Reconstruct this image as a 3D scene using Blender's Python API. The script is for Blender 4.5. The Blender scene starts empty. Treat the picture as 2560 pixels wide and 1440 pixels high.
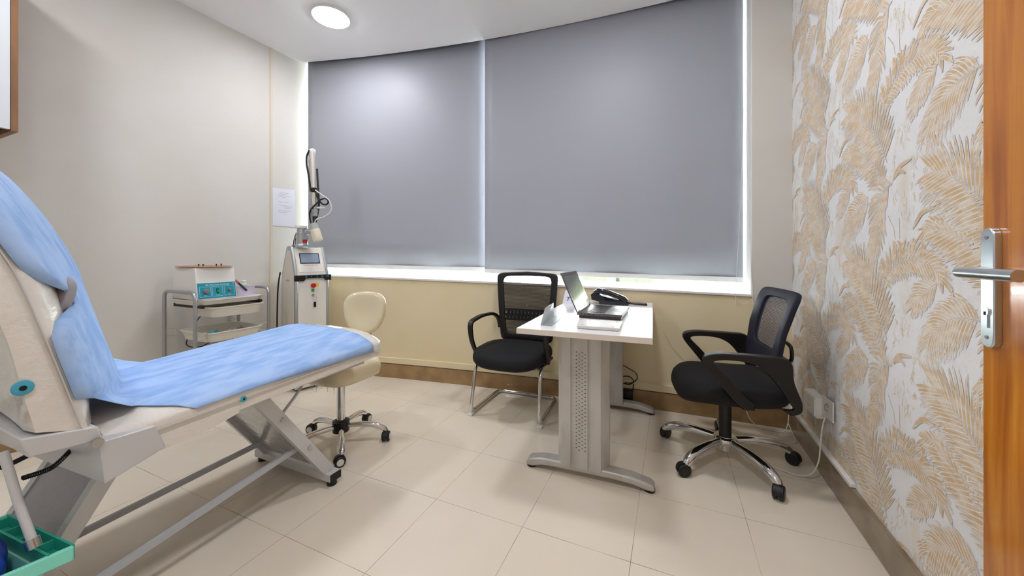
import bpy, bmesh, math, random
from math import sin, cos, pi, radians as R
from mathutils import Vector, Matrix
random.seed(7)
S = bpy.context.scene
COL = S.collection
V = Vector

# ------------------------------------------------------------------ helpers
def lin(c):
    r = []
    for v in c:
        v = v / 255.0
        r.append(v / 12.92 if v <= 0.04045 else ((v + 0.055) / 1.055) ** 2.4)
    return (r[0], r[1], r[2], 1.0)

def mat(name, rgb, rough=0.5, metal=0.0, spec=0.5, var=None, bump=None, coat=0.0, emit=None, trans=0.0, alpha=1.0, sheen=0.0):
    """var=(scale xyz, rgb2, lo, hi) mixes a second colour by noise; bump=(scale, strength)"""
    m = bpy.data.materials.new(name); m.use_nodes = True
    nt = m.node_tree; b = nt.nodes['Principled BSDF']
    b.inputs['Base Color'].default_value = lin(rgb)
    b.inputs['Roughness'].default_value = rough
    b.inputs['Metallic'].default_value = metal
    b.inputs['Specular IOR Level'].default_value = spec
    b.inputs['Coat Weight'].default_value = coat
    b.inputs['Coat Roughness'].default_value = 0.08
    b.inputs['Transmission Weight'].default_value = trans
    b.inputs['Alpha'].default_value = alpha
    b.inputs['Sheen Weight'].default_value = sheen
    if emit:
        b.inputs['Emission Color'].default_value = lin(emit[0]); b.inputs['Emission Strength'].default_value = emit[1]
    if var or bump:
        tc = nt.nodes.new('ShaderNodeTexCoord')
    if var:
        mp = nt.nodes.new('ShaderNodeMapping'); mp.inputs['Scale'].default_value = var[0]
        nz = nt.nodes.new('ShaderNodeTexNoise'); nz.inputs['Scale'].default_value = 1.0; nz.inputs['Detail'].default_value = 6
        rp = nt.nodes.new('ShaderNodeMapRange'); rp.inputs[1].default_value = var[2]; rp.inputs[2].default_value = var[3]
        mx = nt.nodes.new('ShaderNodeMix'); mx.data_type = 'RGBA'
        mx.inputs[6].default_value = lin(rgb); mx.inputs[7].default_value = lin(var[1])
        nt.links.new(tc.outputs['Object'], mp.inputs[0]); nt.links.new(mp.outputs[0], nz.inputs['Vector'])
        nt.links.new(nz.outputs[0], rp.inputs[0]); nt.links.new(rp.outputs[0], mx.inputs[0])
        nt.links.new(mx.outputs[2], b.inputs['Base Color'])
    if bump:
        n2 = nt.nodes.new('ShaderNodeTexNoise'); n2.inputs['Detail'].default_value = 4
        sc = bump[0]
        if isinstance(sc, (int, float)): sc = (sc, sc, sc)
        mp2 = nt.nodes.new('ShaderNodeMapping'); mp2.inputs['Scale'].default_value = sc
        n2.inputs['Scale'].default_value = 1.0
        bp = nt.nodes.new('ShaderNodeBump'); bp.inputs['Strength'].default_value = bump[1]; bp.inputs['Distance'].default_value = 0.01
        nt.links.new(tc.outputs['Object'], mp2.inputs[0]); nt.links.new(mp2.outputs[0], n2.inputs['Vector'])
        nt.links.new(n2.outputs[0], bp.inputs['Height']); nt.links.new(bp.outputs[0], b.inputs['Normal'])
    return m

def N(nt, t, **kw):
    n = nt.nodes.new(t)
    for k, v in kw.items(): setattr(n, k, v)
    return n

def see_through(name, rgb, amount, stripes=None, rough=0.8):
    """woven mesh: part of the light passes straight through the holes"""
    m = bpy.data.materials.new(name); m.use_nodes = True; nt = m.node_tree
    b = nt.nodes['Principled BSDF']; b.inputs['Base Color'].default_value = lin(rgb); b.inputs['Roughness'].default_value = rough
    t = N(nt, 'ShaderNodeBsdfTransparent'); mx = N(nt, 'ShaderNodeMixShader'); o = nt.nodes['Material Output']
    nt.links.new(b.outputs[0], mx.inputs[1]); nt.links.new(t.outputs[0], mx.inputs[2]); nt.links.new(mx.outputs[0], o.inputs[0])
    mx.inputs[0].default_value = amount
    if stripes:
        tc = N(nt, 'ShaderNodeTexCoord'); sp = N(nt, 'ShaderNodeSeparateXYZ')
        mu = N(nt, 'ShaderNodeMath', operation='MULTIPLY'); mu.inputs[1].default_value = stripes
        si = N(nt, 'ShaderNodeMath', operation='SINE')
        mr = N(nt, 'ShaderNodeMapRange'); mr.inputs[1].default_value = -0.5; mr.inputs[2].default_value = 0.6
        mr.inputs[3].default_value = amount * 0.35; mr.inputs[4].default_value = min(1, amount * 1.5)
        nt.links.new(tc.outputs['Object'], sp.inputs[0]); nt.links.new(sp.outputs[2], mu.inputs[0])
        nt.links.new(mu.outputs[0], si.inputs[0]); nt.links.new(si.outputs[0], mr.inputs[0]); nt.links.new(mr.outputs[0], mx.inputs[0])
    return m

class MB:
    """collects geometry of ONE mesh; self.m is the material slot of what is added next"""
    def __init__(s): s.v = []; s.f = []; s.mi = []; s.m = 0
    def add(s, vs, fs):
        o = len(s.v); s.v += [tuple(v) for v in vs]
        for f in fs: s.f.append([i + o for i in f]); s.mi.append(s.m)
        return s
    def box(s, a, b):
        x0, y0, z0 = a; x1, y1, z1 = b
        return s.add([(x0,y0,z0),(x1,y0,z0),(x1,y1,z0),(x0,y1,z0),(x0,y0,z1),(x1,y0,z1),(x1,y1,z1),(x0,y1,z1)],
                     [(3,2,1,0),(4,5,6,7),(0,1,5,4),(1,2,6,5),(2,3,7,6),(3,0,4,7)])
    def hexa(s, bot, top):
        return s.add(list(bot) + list(top), [(3,2,1,0),(4,5,6,7),(0,1,5,4),(1,2,6,5),(2,3,7,6),(3,0,4,7)])
    def bar(s, p, q, w, h, up=(0,0,1)):
        p, q = V(p), V(q); d = (q - p).normalized(); up = V(up)
        sd = d.cross(up)
        if sd.length < 1e-4: sd = d.cross(V((0,1,0)))
        sd.normalize(); u2 = sd.cross(d).normalized()
        c = [(-1,-1),(1,-1),(1,1),(-1,1)]
        return s.hexa([p + sd*a*w/2 + u2*b*h/2 for a, b in c], [q + sd*a*w/2 + u2*b*h/2 for a, b in c])
    def prism(s, poly, fn, d0, d1):
        """poly 2D points, fn(a,b,d)->3D"""
        n = len(poly)
        vs = [fn(a, b, d0) for a, b in poly] + [fn(a, b, d1) for a, b in poly]
        fs = [tuple(range(n))[::-1], tuple(range(n, 2*n))] + [(i, (i+1) % n, n + (i+1) % n, n + i) for i in range(n)]
        return s.add(vs, fs)
    def tube(s, pts, r, n=12, closed=False, cap=True):
        pts = [V(p) for p in pts]; rs = r if isinstance(r, (list, tuple)) else [r] * len(pts)
        N_ = len(pts); rings = []; up = None
        for i, p in enumerate(pts):
            if closed: t = pts[(i+1) % N_] - pts[i-1]
            else: t = pts[min(i+1, N_-1)] - pts[max(i-1, 0)]
            t.normalize()
            if up is None:
                up = V((0,0,1)) if abs(t.z) < 0.9 else V((1,0,0))
            a = t.cross(up)
            if a.length < 1e-5: a = t.orthogonal()
            a.normalize(); b = a.cross(t).normalized(); up = b
            rings.append([p + (a*cos(2*pi*k/n) + b*sin(2*pi*k/n)) * rs[i] for k in range(n)])
        vs = [v for rg in rings for v in rg]; fs = []
        for i in range(N_ if closed else N_-1):
            j = (i+1) % N_
            for k in range(n): fs.append((i*n+k, i*n+(k+1) % n, j*n+(k+1) % n, j*n+k))
        if cap and not closed: fs += [tuple(range(n))[::-1], tuple(range((N_-1)*n, N_*n))]
        return s.add(vs, fs)
    def cyl(s, p, q, r, n=20): return s.tube([p, q], r, n)
    def lathe(s, prof, M=None, n=28):
        """prof = [(r,z)...] around local z"""
        M = M or Matrix(); vs = []; fs = []
        for r, z in prof:
            for k in range(n): vs.append(M @ V((r*cos(2*pi*k/n), r*sin(2*pi*k/n), z)))
        for i in range(len(prof)-1):
            for k in range(n): fs.append((i*n+k, i*n+(k+1) % n, (i+1)*n+(k+1) % n, (i+1)*n+k))
        if prof[0][0] > 1e-6: fs.append(tuple(range(n))[::-1])
        if prof[-1][0] > 1e-6: fs.append(tuple(range((len(prof)-1)*n, len(prof)*n)))
        return s.add(vs, fs)
    def grid(s, rows, closed_u=False):
        n = len(rows[0]); vs = [v for r in rows for v in r]; fs = []
        for i in range(len(rows)-1):
            for k in range(n if closed_u else n-1):
                fs.append((i*n+k, i*n+(k+1) % n, (i+1)*n+(k+1) % n, (i+1)*n+k))
        return s.add(vs, fs)
    def loft(s, rings, cap=True):
        n = len(rings[0]); s.grid(rings, True)
        o = len(s.v) - n * len(rings)
        if cap:
            s.f.append(list(range(o, o+n))[::-1]); s.mi.append(s.m)
            s.f.append(list(range(o+(len(rings)-1)*n, o+len(rings)*n))); s.mi.append(s.m)
        return s
    def build(s, name, mats, parent=None, smooth=True, angle=35, bevel=0, solid=0, sub=0, world=False, seg=2):
        me = bpy.data.meshes.new(name); me.from_pydata(s.v, [], s.f)
        if not isinstance(mats, (list, tuple)): mats = [mats]
        for m in mats: me.materials.append(m)
        me.polygons.foreach_set('material_index', s.mi)
        bm = bmesh.new(); bm.from_mesh(me)
        if len(s.f) < 20000:
            bmesh.ops.remove_doubles(bm, verts=bm.verts, dist=1e-6); bmesh.ops.recalc_face_normals(bm, faces=bm.faces)
        bm.to_mesh(me); bm.free()
        if smooth:
            me.shade_smooth()
            me.set_sharp_from_angle(angle=R(angle))
        o = bpy.data.objects.new(name, me); COL.objects.link(o)
        if parent is not None:
            o.parent = parent
            if world: o.matrix_parent_inverse = wm(parent).inverted()
        if solid:
            md = o.modifiers.new('solid', 'SOLIDIFY'); md.thickness = solid; md.offset = 0
        if bevel:
            md = o.modifiers.new('bevel', 'BEVEL'); md.width = bevel; md.segments = seg; md.limit_method = 'ANGLE'; md.angle_limit = R(40)
            md.harden_normals = False
        if sub:
            md = o.modifiers.new('sub', 'SUBSURF'); md.levels = sub; md.render_levels = sub
        return o

def wm(o):
    m = o.matrix_basis.copy() if o.parent is None else wm(o.parent) @ o.matrix_parent_inverse @ o.matrix_basis
    return m

def tag(o, label, cat, group=None, kind=None):
    o['label'] = label; o['category'] = cat
    if group: o['group'] = group
    if kind: o['kind'] = kind
    return o
def thing(name, label, cat, loc=(0,0,0), rz=0, group=None):
    o = bpy.data.objects.new(name, None); COL.objects.link(o)
    o.empty_display_size = 0.05; o.location = loc; o.rotation_euler = (0, 0, rz)
    return tag(o, label, cat, group)
def struct(o): o['kind'] = 'structure'; return o

def arc(c, r, a0, a1, n, fn):
    return [fn(c[0] + r*cos(a0 + (a1-a0)*i/n), c[1] + r*sin(a0 + (a1-a0)*i/n)) for i in range(n+1)]
def fillet(pts, r, n=6):
    """round the corners of a 3D polyline"""
    pts = [V(p) for p in pts]; out = [pts[0]]
    for i in range(1, len(pts)-1):
        a, b, c = pts[i-1], pts[i], pts[i+1]
        rr = min(r, (a-b).length*0.49, (c-b).length*0.49)
        p = b + (a-b).normalized()*rr; q = b + (c-b).normalized()*rr
        for k in range(n+1):
            t = k/n; out.append(p*(1-t)**2 + b*2*t*(1-t) + q*t*t)
    out.append(pts[-1]); return out
def spline(pts, k=6):
    pts = [V(p) for p in pts]; out = []
    for i in range(len(pts)-1):
        p0 = pts[max(i-1,0)]; p1 = pts[i]; p2 = pts[i+1]; p3 = pts[min(i+2, len(pts)-1)]
        for j in range(k):
            t = j/k
            out.append(0.5*((2*p1) + (p2-p0)*t + (2*p0-5*p1+4*p2-p3)*t*t + (3*p1-p0-3*p2+p3)*t**3))
    out.append(pts[-1]); return out
def squircle(w, d, e, n=40):
    o = []
    for k in range(n):
        a = 2*pi*k/n; c, s = cos(a), sin(a)
        o.append((w/2*math.copysign(abs(c)**(2/e), c), d/2*math.copysign(abs(s)**(2/e), s)))
    return o
def cushion(w, d, z0, z1, e=4, crown=0.01, M=None, n=44, shift=None):
    mb = MB(); h = z1 - z0; M = M or Matrix(); sh = shift or (lambda x, y: 0)
    rings = []
    for sc, z in ((0.0, z0), (0.5, z0), (0.86, z0), (0.96, z0+.12*h), (1.0, z0+.35*h), (1.0, z0+.6*h), (0.975, z0+.85*h), (0.92, z1), (0.7, z1+crown*.6), (0.4, z1+crown*.9), (0.0, z1+crown)):
        sc = max(sc, 0.002)
        rings.append([M @ V((x*sc, y*sc, z + sh(x*sc, y*sc))) for x, y in squircle(w, d, e, n)])
    return mb.loft(rings)
def text_mesh(txt, size, M, mb, depth=0.0006, align='CENTER'):
    cu = bpy.data.curves.new('t', 'FONT'); cu.body = txt; cu.size = size; cu.align_x = align; cu.align_y = 'CENTER'; cu.extrude = depth
    o = bpy.data.objects.new('t', cu); COL.objects.link(o)
    dg = bpy.context.evaluated_depsgraph_get(); me = bpy.data.meshes.new_from_object(o.evaluated_get(dg))
    mb.add([M @ v.co for v in me.vertices], [list(p.vertices) for p in me.polygons])
    bpy.data.objects.remove(o); bpy.data.curves.remove(cu); bpy.data.meshes.remove(me)
def frame_M(o, x, y):
    """matrix with origin o, local x and y axes"""
    x = V(x).normalized(); y = V(y); y = (y - x*y.dot(x)).normalized(); z = x.cross(y); M = Matrix((x, y, z)).transposed().to_4x4(); M.translation = V(o); return M

# ------------------------------------------------------------------ materials
M = {}
M['ceiling'] = mat('ceiling_paint', (242, 241, 242), .9)
M['wall'] = mat('pale_cream_wall_paint', (214, 212, 206), .85, var=((3,3,3), (212, 208, 200), .35, .7))
M['wall2'] = mat('cream_wall_paint_warm_shade', (232, 219, 184), .85, var=((3,3,3), (229, 214, 176), .35, .7))  # same wall paint; lamp-warm shade under the window put into the colour
M['white'] = mat('white_paint', (236, 236, 234), .45)
M['stone'] = mat('brown_stone', (171, 139, 93), .16, var=((9,9,9), (137, 108, 70), .35, .75), coat=.3)
M['stone2'] = mat('brown_stone_grey_reflection', (150, 132, 106), .16, var=((6,6,6), (118, 100, 78), .35, .75), coat=.4)  # same brown stone with its grey reflection put into the colour
M['white_plastic'] = mat('white_plastic', (232, 231, 226), .35)
M['black_plastic'] = mat('black_plastic', (12, 12, 14), .38)
M['dark_plastic'] = mat('dark_brown_black_plastic', (18, 15, 15), .42)
M['chrome'] = mat('chrome', (222, 222, 224), .09, 1.0)
M['steel'] = mat('brushed_steel', (190, 196, 196), .28, 1.0)
M['satin'] = mat('satin_aluminium', (188, 194, 196), .34, .85)
M['alu'] = mat('grey_aluminium', (176, 179, 182), .32, .8)
M['desk_metal'] = mat('silver_grey_enamel', (194, 193, 188), .36, .25, var=((14,14,5), (178, 175, 168), .45, .75))
M['desk_top'] = mat('white_laminate', (238, 237, 238), .28)
M['desk_edge'] = mat('cream_edge_band', (232, 224, 212), .4)
M['seat_black'] = mat('black_fabric', (6, 7, 12), .8, bump=(900, .2))
M['navy_mesh'] = mat('navy_black_fabric', (16, 18, 40), .7, bump=(900, .2))
M['mesh_navy'] = see_through('navy_mesh_fabric', (44, 44, 66), .33, stripes=900)
M['mesh_grey'] = see_through('striped_grey_mesh', (50, 45, 42), .36, stripes=620)
M['rubber'] = mat('black_rubber', (14, 14, 15), .5)
M['cream_vinyl'] = mat('cream_vinyl', (226, 214, 178), .25, coat=.6, bump=(14, .12))
M['bed_vinyl'] = mat('film_wrapped_ivory_vinyl', (230, 226, 217), .2, coat=.8, bump=((8, 26, 40), .38))
M['bed_metal'] = mat('pale_grey_enamel', (206, 207, 208), .35, .1)
M['rod'] = mat('grey_blue_painted_rod', (188, 194, 200), .4)
M['bed_film'] = mat('film_wrapped_grey_panel', (176, 174, 177), .22, .2, coat=.7, bump=((12, 12, 34), .6))
M['bed_dark'] = mat('grey_lilac_panel', (150, 148, 158), .3, .1, coat=.5, bump=((10, 16, 30), .5))
M['blue_sheet'] = mat('blue_nonwoven', (168, 198, 240), .8, var=((26, 7, 9), (140, 178, 230), .42, .62), bump=((60, 18, 18), .25))
M['turq_btn'] = mat('turquoise_button', (70, 170, 196), .35)
M['turq'] = mat('turquoise_plastic', (140, 236, 214), .4)
M['green_deep'] = mat('sea_green_plastic', (44, 170, 148), .4)
M['blue_bag'] = mat('royal_blue_plastic', (26, 66, 170), .35, bump=(12, .5))
M['panel_teal'] = mat('teal_print', (22, 148, 168), .4)
M['grey_knob'] = mat('grey_knob', (132, 130, 132), .35, .3)
M['print_white'] = mat('white_print', (228, 238, 240), .5)
M['ink'] = mat('grey_ink', (160, 160, 166), .6)
M['ink_blue'] = mat('blue_ink', (66, 92, 158), .6)
M['orange_acrylic'] = mat('orange_brown_acrylic', (206, 140, 92), .18, alpha=.72)
M['red'] = mat('red_plastic', (200, 28, 34), .3)
M['yellow'] = mat('yellow_label', (246, 218, 40), .5)
M['green'] = mat('green_plastic', (24, 168, 70), .3)
M['cyan_print'] = mat('cyan_print', (60, 176, 214), .4)
M['screen'] = mat('grey_blue_screen', (150, 166, 190), .12)
M['lcd'] = mat('dark_glossy_lcd', (34, 38, 36), .06, coat=.6)
M['laser_body'] = mat('warm_white_enamel', (232, 228, 219), .35)
M['laser_side'] = mat('cream_white_enamel', (222, 214, 200), .4)
M['cup'] = mat('milky_plastic', (236, 226, 204), .3)
M['cup_grey'] = mat('clear_grey_plastic', (176, 188, 182), .15)
M['wire_white'] = mat('white_cable', (232, 228, 220), .4)
M['wire_black'] = mat('black_cable', (14, 14, 18), .4)
M['tray'] = mat('ivory_plastic', (228, 224, 212), .4)
M['lilac'] = mat('lilac_paper', (206, 200, 222), .7)
M['paper'] = mat('white_paper', (226, 227, 236), .8)
M['laptop'] = mat('graphite_metal', (104, 98, 96), .35, .5)
M['laptop_dark'] = mat('dark_grey_plastic', (52, 46, 46), .4)
M['phone'] = mat('glossy_black_plastic', (16, 16, 24), .12, coat=.5)
M['hole'] = mat('dark_hole', (26, 26, 28), .9)
M['cab_white'] = mat('white_cabinet_laminate', (222, 228, 232), .35)
M['cab_wood'] = mat('brown_cabinet_edge', (146, 106, 72), .5, var=((20, 20, 3), (120, 84, 58), .4, .7))
M['cab_dark'] = mat('dark_underside', (52, 30, 14), .7)
M['packet'] = mat('turquoise_packet', (60, 186, 204), .3, bump=(40, .6))
M['pink'] = mat('pink_red_cap', (226, 80, 96), .4)
M['dark_blue'] = mat('slate_stick', (52, 60, 78), .4)
M['tub'] = mat('lilac_white_tub', (232, 229, 238), .35)
M['hedge'] = mat('sunlit_foliage', (30, 52, 14), .8, var=((6, 6, 6), (22, 44, 10), .4, .65))
M['pavement'] = mat('pale_pavement', (206, 204, 198), .9)
M['pocket_shade'] = mat('pocket_shade_grey', (60, 60, 72), .6)  # recess shade above the blinds put into this dark colour
M['lamp'] = mat('lit_diffuser', (255, 255, 255), .5, emit=((250, 250, 255), 13.0))
M['display'] = mat('display_painted_reflection', (20, 22, 20), .1, coat=.5)  # green outdoor reflection on the screen, painted as a glowing gradient
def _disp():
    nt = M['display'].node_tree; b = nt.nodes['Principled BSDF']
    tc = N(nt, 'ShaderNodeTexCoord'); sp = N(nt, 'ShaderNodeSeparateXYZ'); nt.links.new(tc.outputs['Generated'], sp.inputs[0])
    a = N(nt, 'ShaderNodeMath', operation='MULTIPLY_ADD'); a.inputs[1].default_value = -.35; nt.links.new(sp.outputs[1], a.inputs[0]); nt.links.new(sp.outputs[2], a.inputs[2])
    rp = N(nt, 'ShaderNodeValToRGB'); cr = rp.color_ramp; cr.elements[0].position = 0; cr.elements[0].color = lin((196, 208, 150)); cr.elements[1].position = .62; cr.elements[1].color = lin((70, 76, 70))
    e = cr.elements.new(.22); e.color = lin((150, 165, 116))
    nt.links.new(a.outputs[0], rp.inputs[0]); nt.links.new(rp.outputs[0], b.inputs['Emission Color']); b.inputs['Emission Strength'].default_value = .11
M['handle'] = mat('satin_stainless', (206, 214, 218), .30, 1.0)

# floor: square tiles with thin dark joints
def tile_mat():
    m = mat('cream_tiles', (234, 225, 209), .13, var=((2.2, 2.2, 2.2), (229, 218, 199), .35, .7))
    nt = m.node_tree; b = nt.nodes['Principled BSDF']; b.inputs['Specular IOR Level'].default_value = .45
    src = b.inputs['Base Color'].links[0].from_socket
    tc = N(nt, 'ShaderNodeTexCoord'); sp = N(nt, 'ShaderNodeSeparateXYZ'); nt.links.new(tc.outputs['Object'], sp.inputs[0])
    ms = []
    for k, off in ((0, 1.794 + 8.3), (1, -0.940 + 8.3)):
        a = N(nt, 'ShaderNodeMath', operation='ADD'); a.inputs[1].default_value = off
        d = N(nt, 'ShaderNodeMath', operation='DIVIDE'); d.inputs[1].default_value = .415
        f = N(nt, 'ShaderNodeMath', operation='FRACT')
        g = N(nt, 'ShaderNodeMath', operation='PINGPONG'); g.inputs[1].default_value = .5
        c = N(nt, 'ShaderNodeMath', operation='LESS_THAN'); c.inputs[1].default_value = .0024
        nt.links.new(sp.outputs[k], a.inputs[0]); nt.links.new(a.outputs[0], d.inputs[0]); nt.links.new(d.outputs[0], f.inputs[0])
        nt.links.new(f.outputs[0], g.inputs[0]); nt.links.new(g.outputs[0], c.inputs[0]); ms.append(c)
    mx = N(nt, 'ShaderNodeMath', operation='MAXIMUM'); nt.links.new(ms[0].outputs[0], mx.inputs[0]); nt.links.new(ms[1].outputs[0], mx.inputs[1])
    nz = N(nt, 'ShaderNodeTexNoise'); nz.inputs['Scale'].default_value = 5; nt.links.new(tc.outputs['Object'], nz.inputs['Vector'])
    mr = N(nt, 'ShaderNodeMapRange'); mr.inputs[1].default_value = .35; mr.inputs[2].default_value = .65; mr.inputs[3].default_value = .35; mr.inputs[4].default_value = .95
    nt.links.new(nz.outputs[0], mr.inputs[0])
    ml = N(nt, 'ShaderNodeMath', operation='MULTIPLY'); nt.links.new(mx.outputs[0], ml.inputs[0]); nt.links.new(mr.outputs[0], ml.inputs[1])
    cm = N(nt, 'ShaderNodeMix', data_type='RGBA'); cm.inputs[7].default_value = lin((128, 114, 102))
    nt.links.new(ml.outputs[0], cm.inputs[0]); nt.links.new(src, cm.inputs[6]); nt.links.new(cm.outputs[2], b.inputs['Base Color'])
    return m
M['tile'] = tile_mat()

def wood_mat():
    m = mat('varnished_orange_wood', (176, 110, 38), .22, coat=.5)
    nt = m.node_tree; b = nt.nodes['Principled BSDF']
    tc = N(nt, 'ShaderNodeTexCoord'); mp = N(nt, 'ShaderNodeMapping'); mp.inputs['Scale'].default_value = (26, 26, 1.6)
    nz = N(nt, 'ShaderNodeTexNoise'); nz.inputs['Scale'].default_value = 1.3; nz.inputs['Detail'].default_value = 8; nz.inputs['Distortion'].default_value = .6
    rp = N(nt, 'ShaderNodeValToRGB'); cr = rp.color_ramp
    cr.elements[0].position = .3; cr.elements[0].color = lin((170, 96, 24)); cr.elements[1].position = .72; cr.elements[1].color = lin((222, 150, 48))
    e = cr.elements.new(.5); e.color = lin((200, 122, 34))
    nt.links.new(tc.outputs['Object'], mp.inputs[0]); nt.links.new(mp.outputs[0], nz.inputs['Vector']); nt.links.new(nz.outputs[0], rp.inputs[0]); nt.links.new(rp.outputs[0], b.inputs['Base Color'])
    return m
M['wood'] = wood_mat()

def paper_base():
    m = mat('wallpaper_ground', (236, 236, 236), .75, var=((10, 6.0, 2.5), (228, 218, 202), .55, .72), bump=((40, 200, 400), .12))
    return m
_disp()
M['wp_base'] = paper_base()
M['wp_leaf'] = mat('wallpaper_tan_leaf', (213, 183, 142), .7, var=((40, 22, 50), (230, 216, 194), .42, .66), bump=((40, 200, 400), .12))
M['wp_ghost'] = mat('wallpaper_faded_tan', (222, 202, 168), .75, var=((60, 90, 14), (236, 236, 236), .42, .60), bump=((40, 200, 400), .12))
M['wp_stem'] = mat('wallpaper_brown_line', (200, 170, 140), .7)

def fabric_blind():
    m = bpy.data.materials.new('grey_blind_fabric'); m.use_nodes = True; nt = m.node_tree
    for n in list(nt.nodes):
        if n.type == 'BSDF_PRINCIPLED': nt.nodes.remove(n)
    d = N(nt, 'ShaderNodeBsdfDiffuse'); d.inputs[0].default_value = lin((170, 172, 180))
    t = N(nt, 'ShaderNodeBsdfTranslucent'); t.inputs[0].default_value = lin((150, 160, 178))
    g = N(nt, 'ShaderNodeBsdfGlossy'); g.inputs['Roughness'].default_value = .45; g.inputs[0].default_value = (.5, .5, .5, 1)
    a = N(nt, 'ShaderNodeMixShader'); a.inputs[0].default_value = .085
    b = N(nt, 'ShaderNodeMixShader'); b.inputs[0].default_value = .05
    o = nt.nodes['Material Output']
    nt.links.new(d.outputs[0], a.inputs[1]); nt.links.new(t.outputs[0], a.inputs[2]); nt.links.new(a.outputs[0], b.inputs[1]); nt.links.new(g.outputs[0], b.inputs[2]); nt.links.new(b.outputs[0], o.inputs[0])
    return m
M['blind'] = fabric_blind()
M['hem'] = mat('pale_hem_bar', (206, 204, 202), .5)

def glass_mat():
    m = bpy.data.materials.new('window_glass'); m.use_nodes = True; nt = m.node_tree
    for n in list(nt.nodes):
        if n.type == 'BSDF_PRINCIPLED': nt.nodes.remove(n)
    t = N(nt, 'ShaderNodeBsdfTransparent'); t.inputs[0].default_value = (.94, .97, .96, 1)
    g = N(nt, 'ShaderNodeBsdfGlossy'); g.inputs['Roughness'].default_value = .02
    f = N(nt, 'ShaderNodeFresnel'); mx = N(nt, 'ShaderNodeMixShader'); o = nt.nodes['Material Output']
    nt.links.new(f.outputs[0], mx.inputs[0]); nt.links.new(t.outputs[0], mx.inputs[1]); nt.links.new(g.outputs[0], mx.inputs[2]); nt.links.new(mx.outputs[0], o.inputs[0])
    return m
M['glass'] = glass_mat()

# ------------------------------------------------------------------ room
CAM_H = 1.0913
H = 2.9615
XR = .694                                   # right wall face
def W(x): return -.027*x*x + .039*x + 2.787 # gently curved window wall, inner face
def LX(y): return -3.300 + .03*(y - 2.409)  # left wall face
def sill(x): return .905 + (x + 2.95) * (.835 - .905) / 3.43
Y0 = -1.0

mb = MB().box((-3.75, Y0-.1, -.06), (.9, 3.4, 0)); struct(mb.build('floor', M['tile'], smooth=False))

# ceiling with its curved edge in front of the blind pocket
ce = [(-3.5, 2.35), (-3.29, 2.409), (-2.69, 2.564), (-2.29, 2.651), (-1.9, 2.724), (-1.49, 2.790), (-1.03, 2.846), (-.517, 2.89), (.029, 2.915), (.80, 2.93)]
ce = [(p.x, p.y) for p in spline([(a, b, 0) for a, b in ce], 5)]
poly = ce + [(.80, Y0-.1), (-3.75, Y0-.1), (-3.75, 2.35)]
mb = MB().prism(poly, lambda a, b, d: (a, b, d), H, H+.05); struct(mb.build('ceiling', M['ceiling'], smooth=False))
mb = MB().box((-3.75, Y0-.1, H+.22), (.9, 3.5, H+.3)); struct(mb.build('trim_1', M['pocket_shade'], smooth=False))   # slab over the blind pocket

# left wall (very slightly off square)
def lw(off): return [(LX(Y0-.1)+off, Y0-.1), (LX(3.4)+off, 3.4), (LX(3.4)-.15, 3.4), (LX(Y0-.1)-.15, Y0-.1)]
struct(MB().prism(lw(0), lambda a, b, d: (a, b, d), -.05, H+.3).build('wall_left', M['wall'], smooth=False))
mb = MB(); ys = (2.117, 2.138)
mb.prism([(LX(ys[0])-.004, ys[0]), (LX(ys[1])-.004, ys[1]), (LX(ys[1])+.008, ys[1]), (LX(ys[0])+.008, ys[0])], lambda a, b, d: (a, b, d), 0, H)
struct(mb.build('trim_2', mat('beige_strip', (214, 202, 180), .6), smooth=False))
struct(MB().box((-3.75, Y0-.1, -.05), (.9, Y0, H+.3)).build('wall_front', M['wall'], smooth=False))

# window wall: parapet below, pier at the right
xs = [-3.45 + i*(.85+3.45)/40 for i in range(41)]
xj = .479
mb = MB()
def wallseg(x0, x1, z0a, z0b, z1a, z1b, d0=0, d1=.36):
    mb.hexa([(x0, W(x0)+d0, z0a), (x1, W(x1)+d0, z0b), (x1, W(x1)+d1, z0b), (x0, W(x0)+d1, z0a)],
            [(x0, W(x0)+d0, z1a), (x1, W(x1)+d0, z1b), (x1, W(x1)+d1, z1b), (x0, W(x0)+d1, z1a)])
for a, b in zip(xs[:-1], xs[1:]): wallseg(a, b, -.05, -.05, sill(a)-.012, sill(b)-.012)
mb.m = 1
wallseg(xj, .9, .80, .79, H+.3, H+.3, -.002)
struct(mb.build('wall_back', [M['wall2'], M['wall']], smooth=False))

# window
win = bpy.data.objects.new('window_1', None); COL.objects.link(win); struct(win); win.location = (-1.4, 2.75, .87)
mb = MB()
xw = [-3.40 + i*(xj+3.40)/40 for i in range(41)]
for a, b in zip(xw[:-1], xw[1:]):
    z0, z1 = sill(a), sill(b)
    mb.hexa([(a, W(a)-.012, z0-.014), (b, W(b)-.012, z1-.014), (b, W(b)+.37, z1-.014), (a, W(a)+.37, z0-.014)],
            [(a, W(a)-.012, z0+.004), (b, W(b)-.012, z1+.004), (b, W(b)+.37, z1+.004), (a, W(a)+.37, z0+.004)])
mb.build('window_sill', M['white'], win, world=True, bevel=.004)
GO = .31                                     # glass line behind the wall face
mb = MB()
def post(x, w, z0, z1, d=.06): mb.hexa([(x-w/2, W(x)+GO-d/2, z0), (x+w/2, W(x)+GO-d/2, z0), (x+w/2, W(x)+GO+d/2, z0), (x-w/2, W(x)+GO+d/2, z0)],
    [(x-w/2, W(x)+GO-d/2, z1), (x+w/2, W(x)+GO-d/2, z1), (x+w/2, W(x)+GO+d/2, z1), (x-w/2, W(x)+GO+d/2, z1)])
pw = [-3.36, -2.42, -1.46, -.46, .45]
for x in pw: post(x, .05, sill(x)-.005, H+.22)
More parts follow.
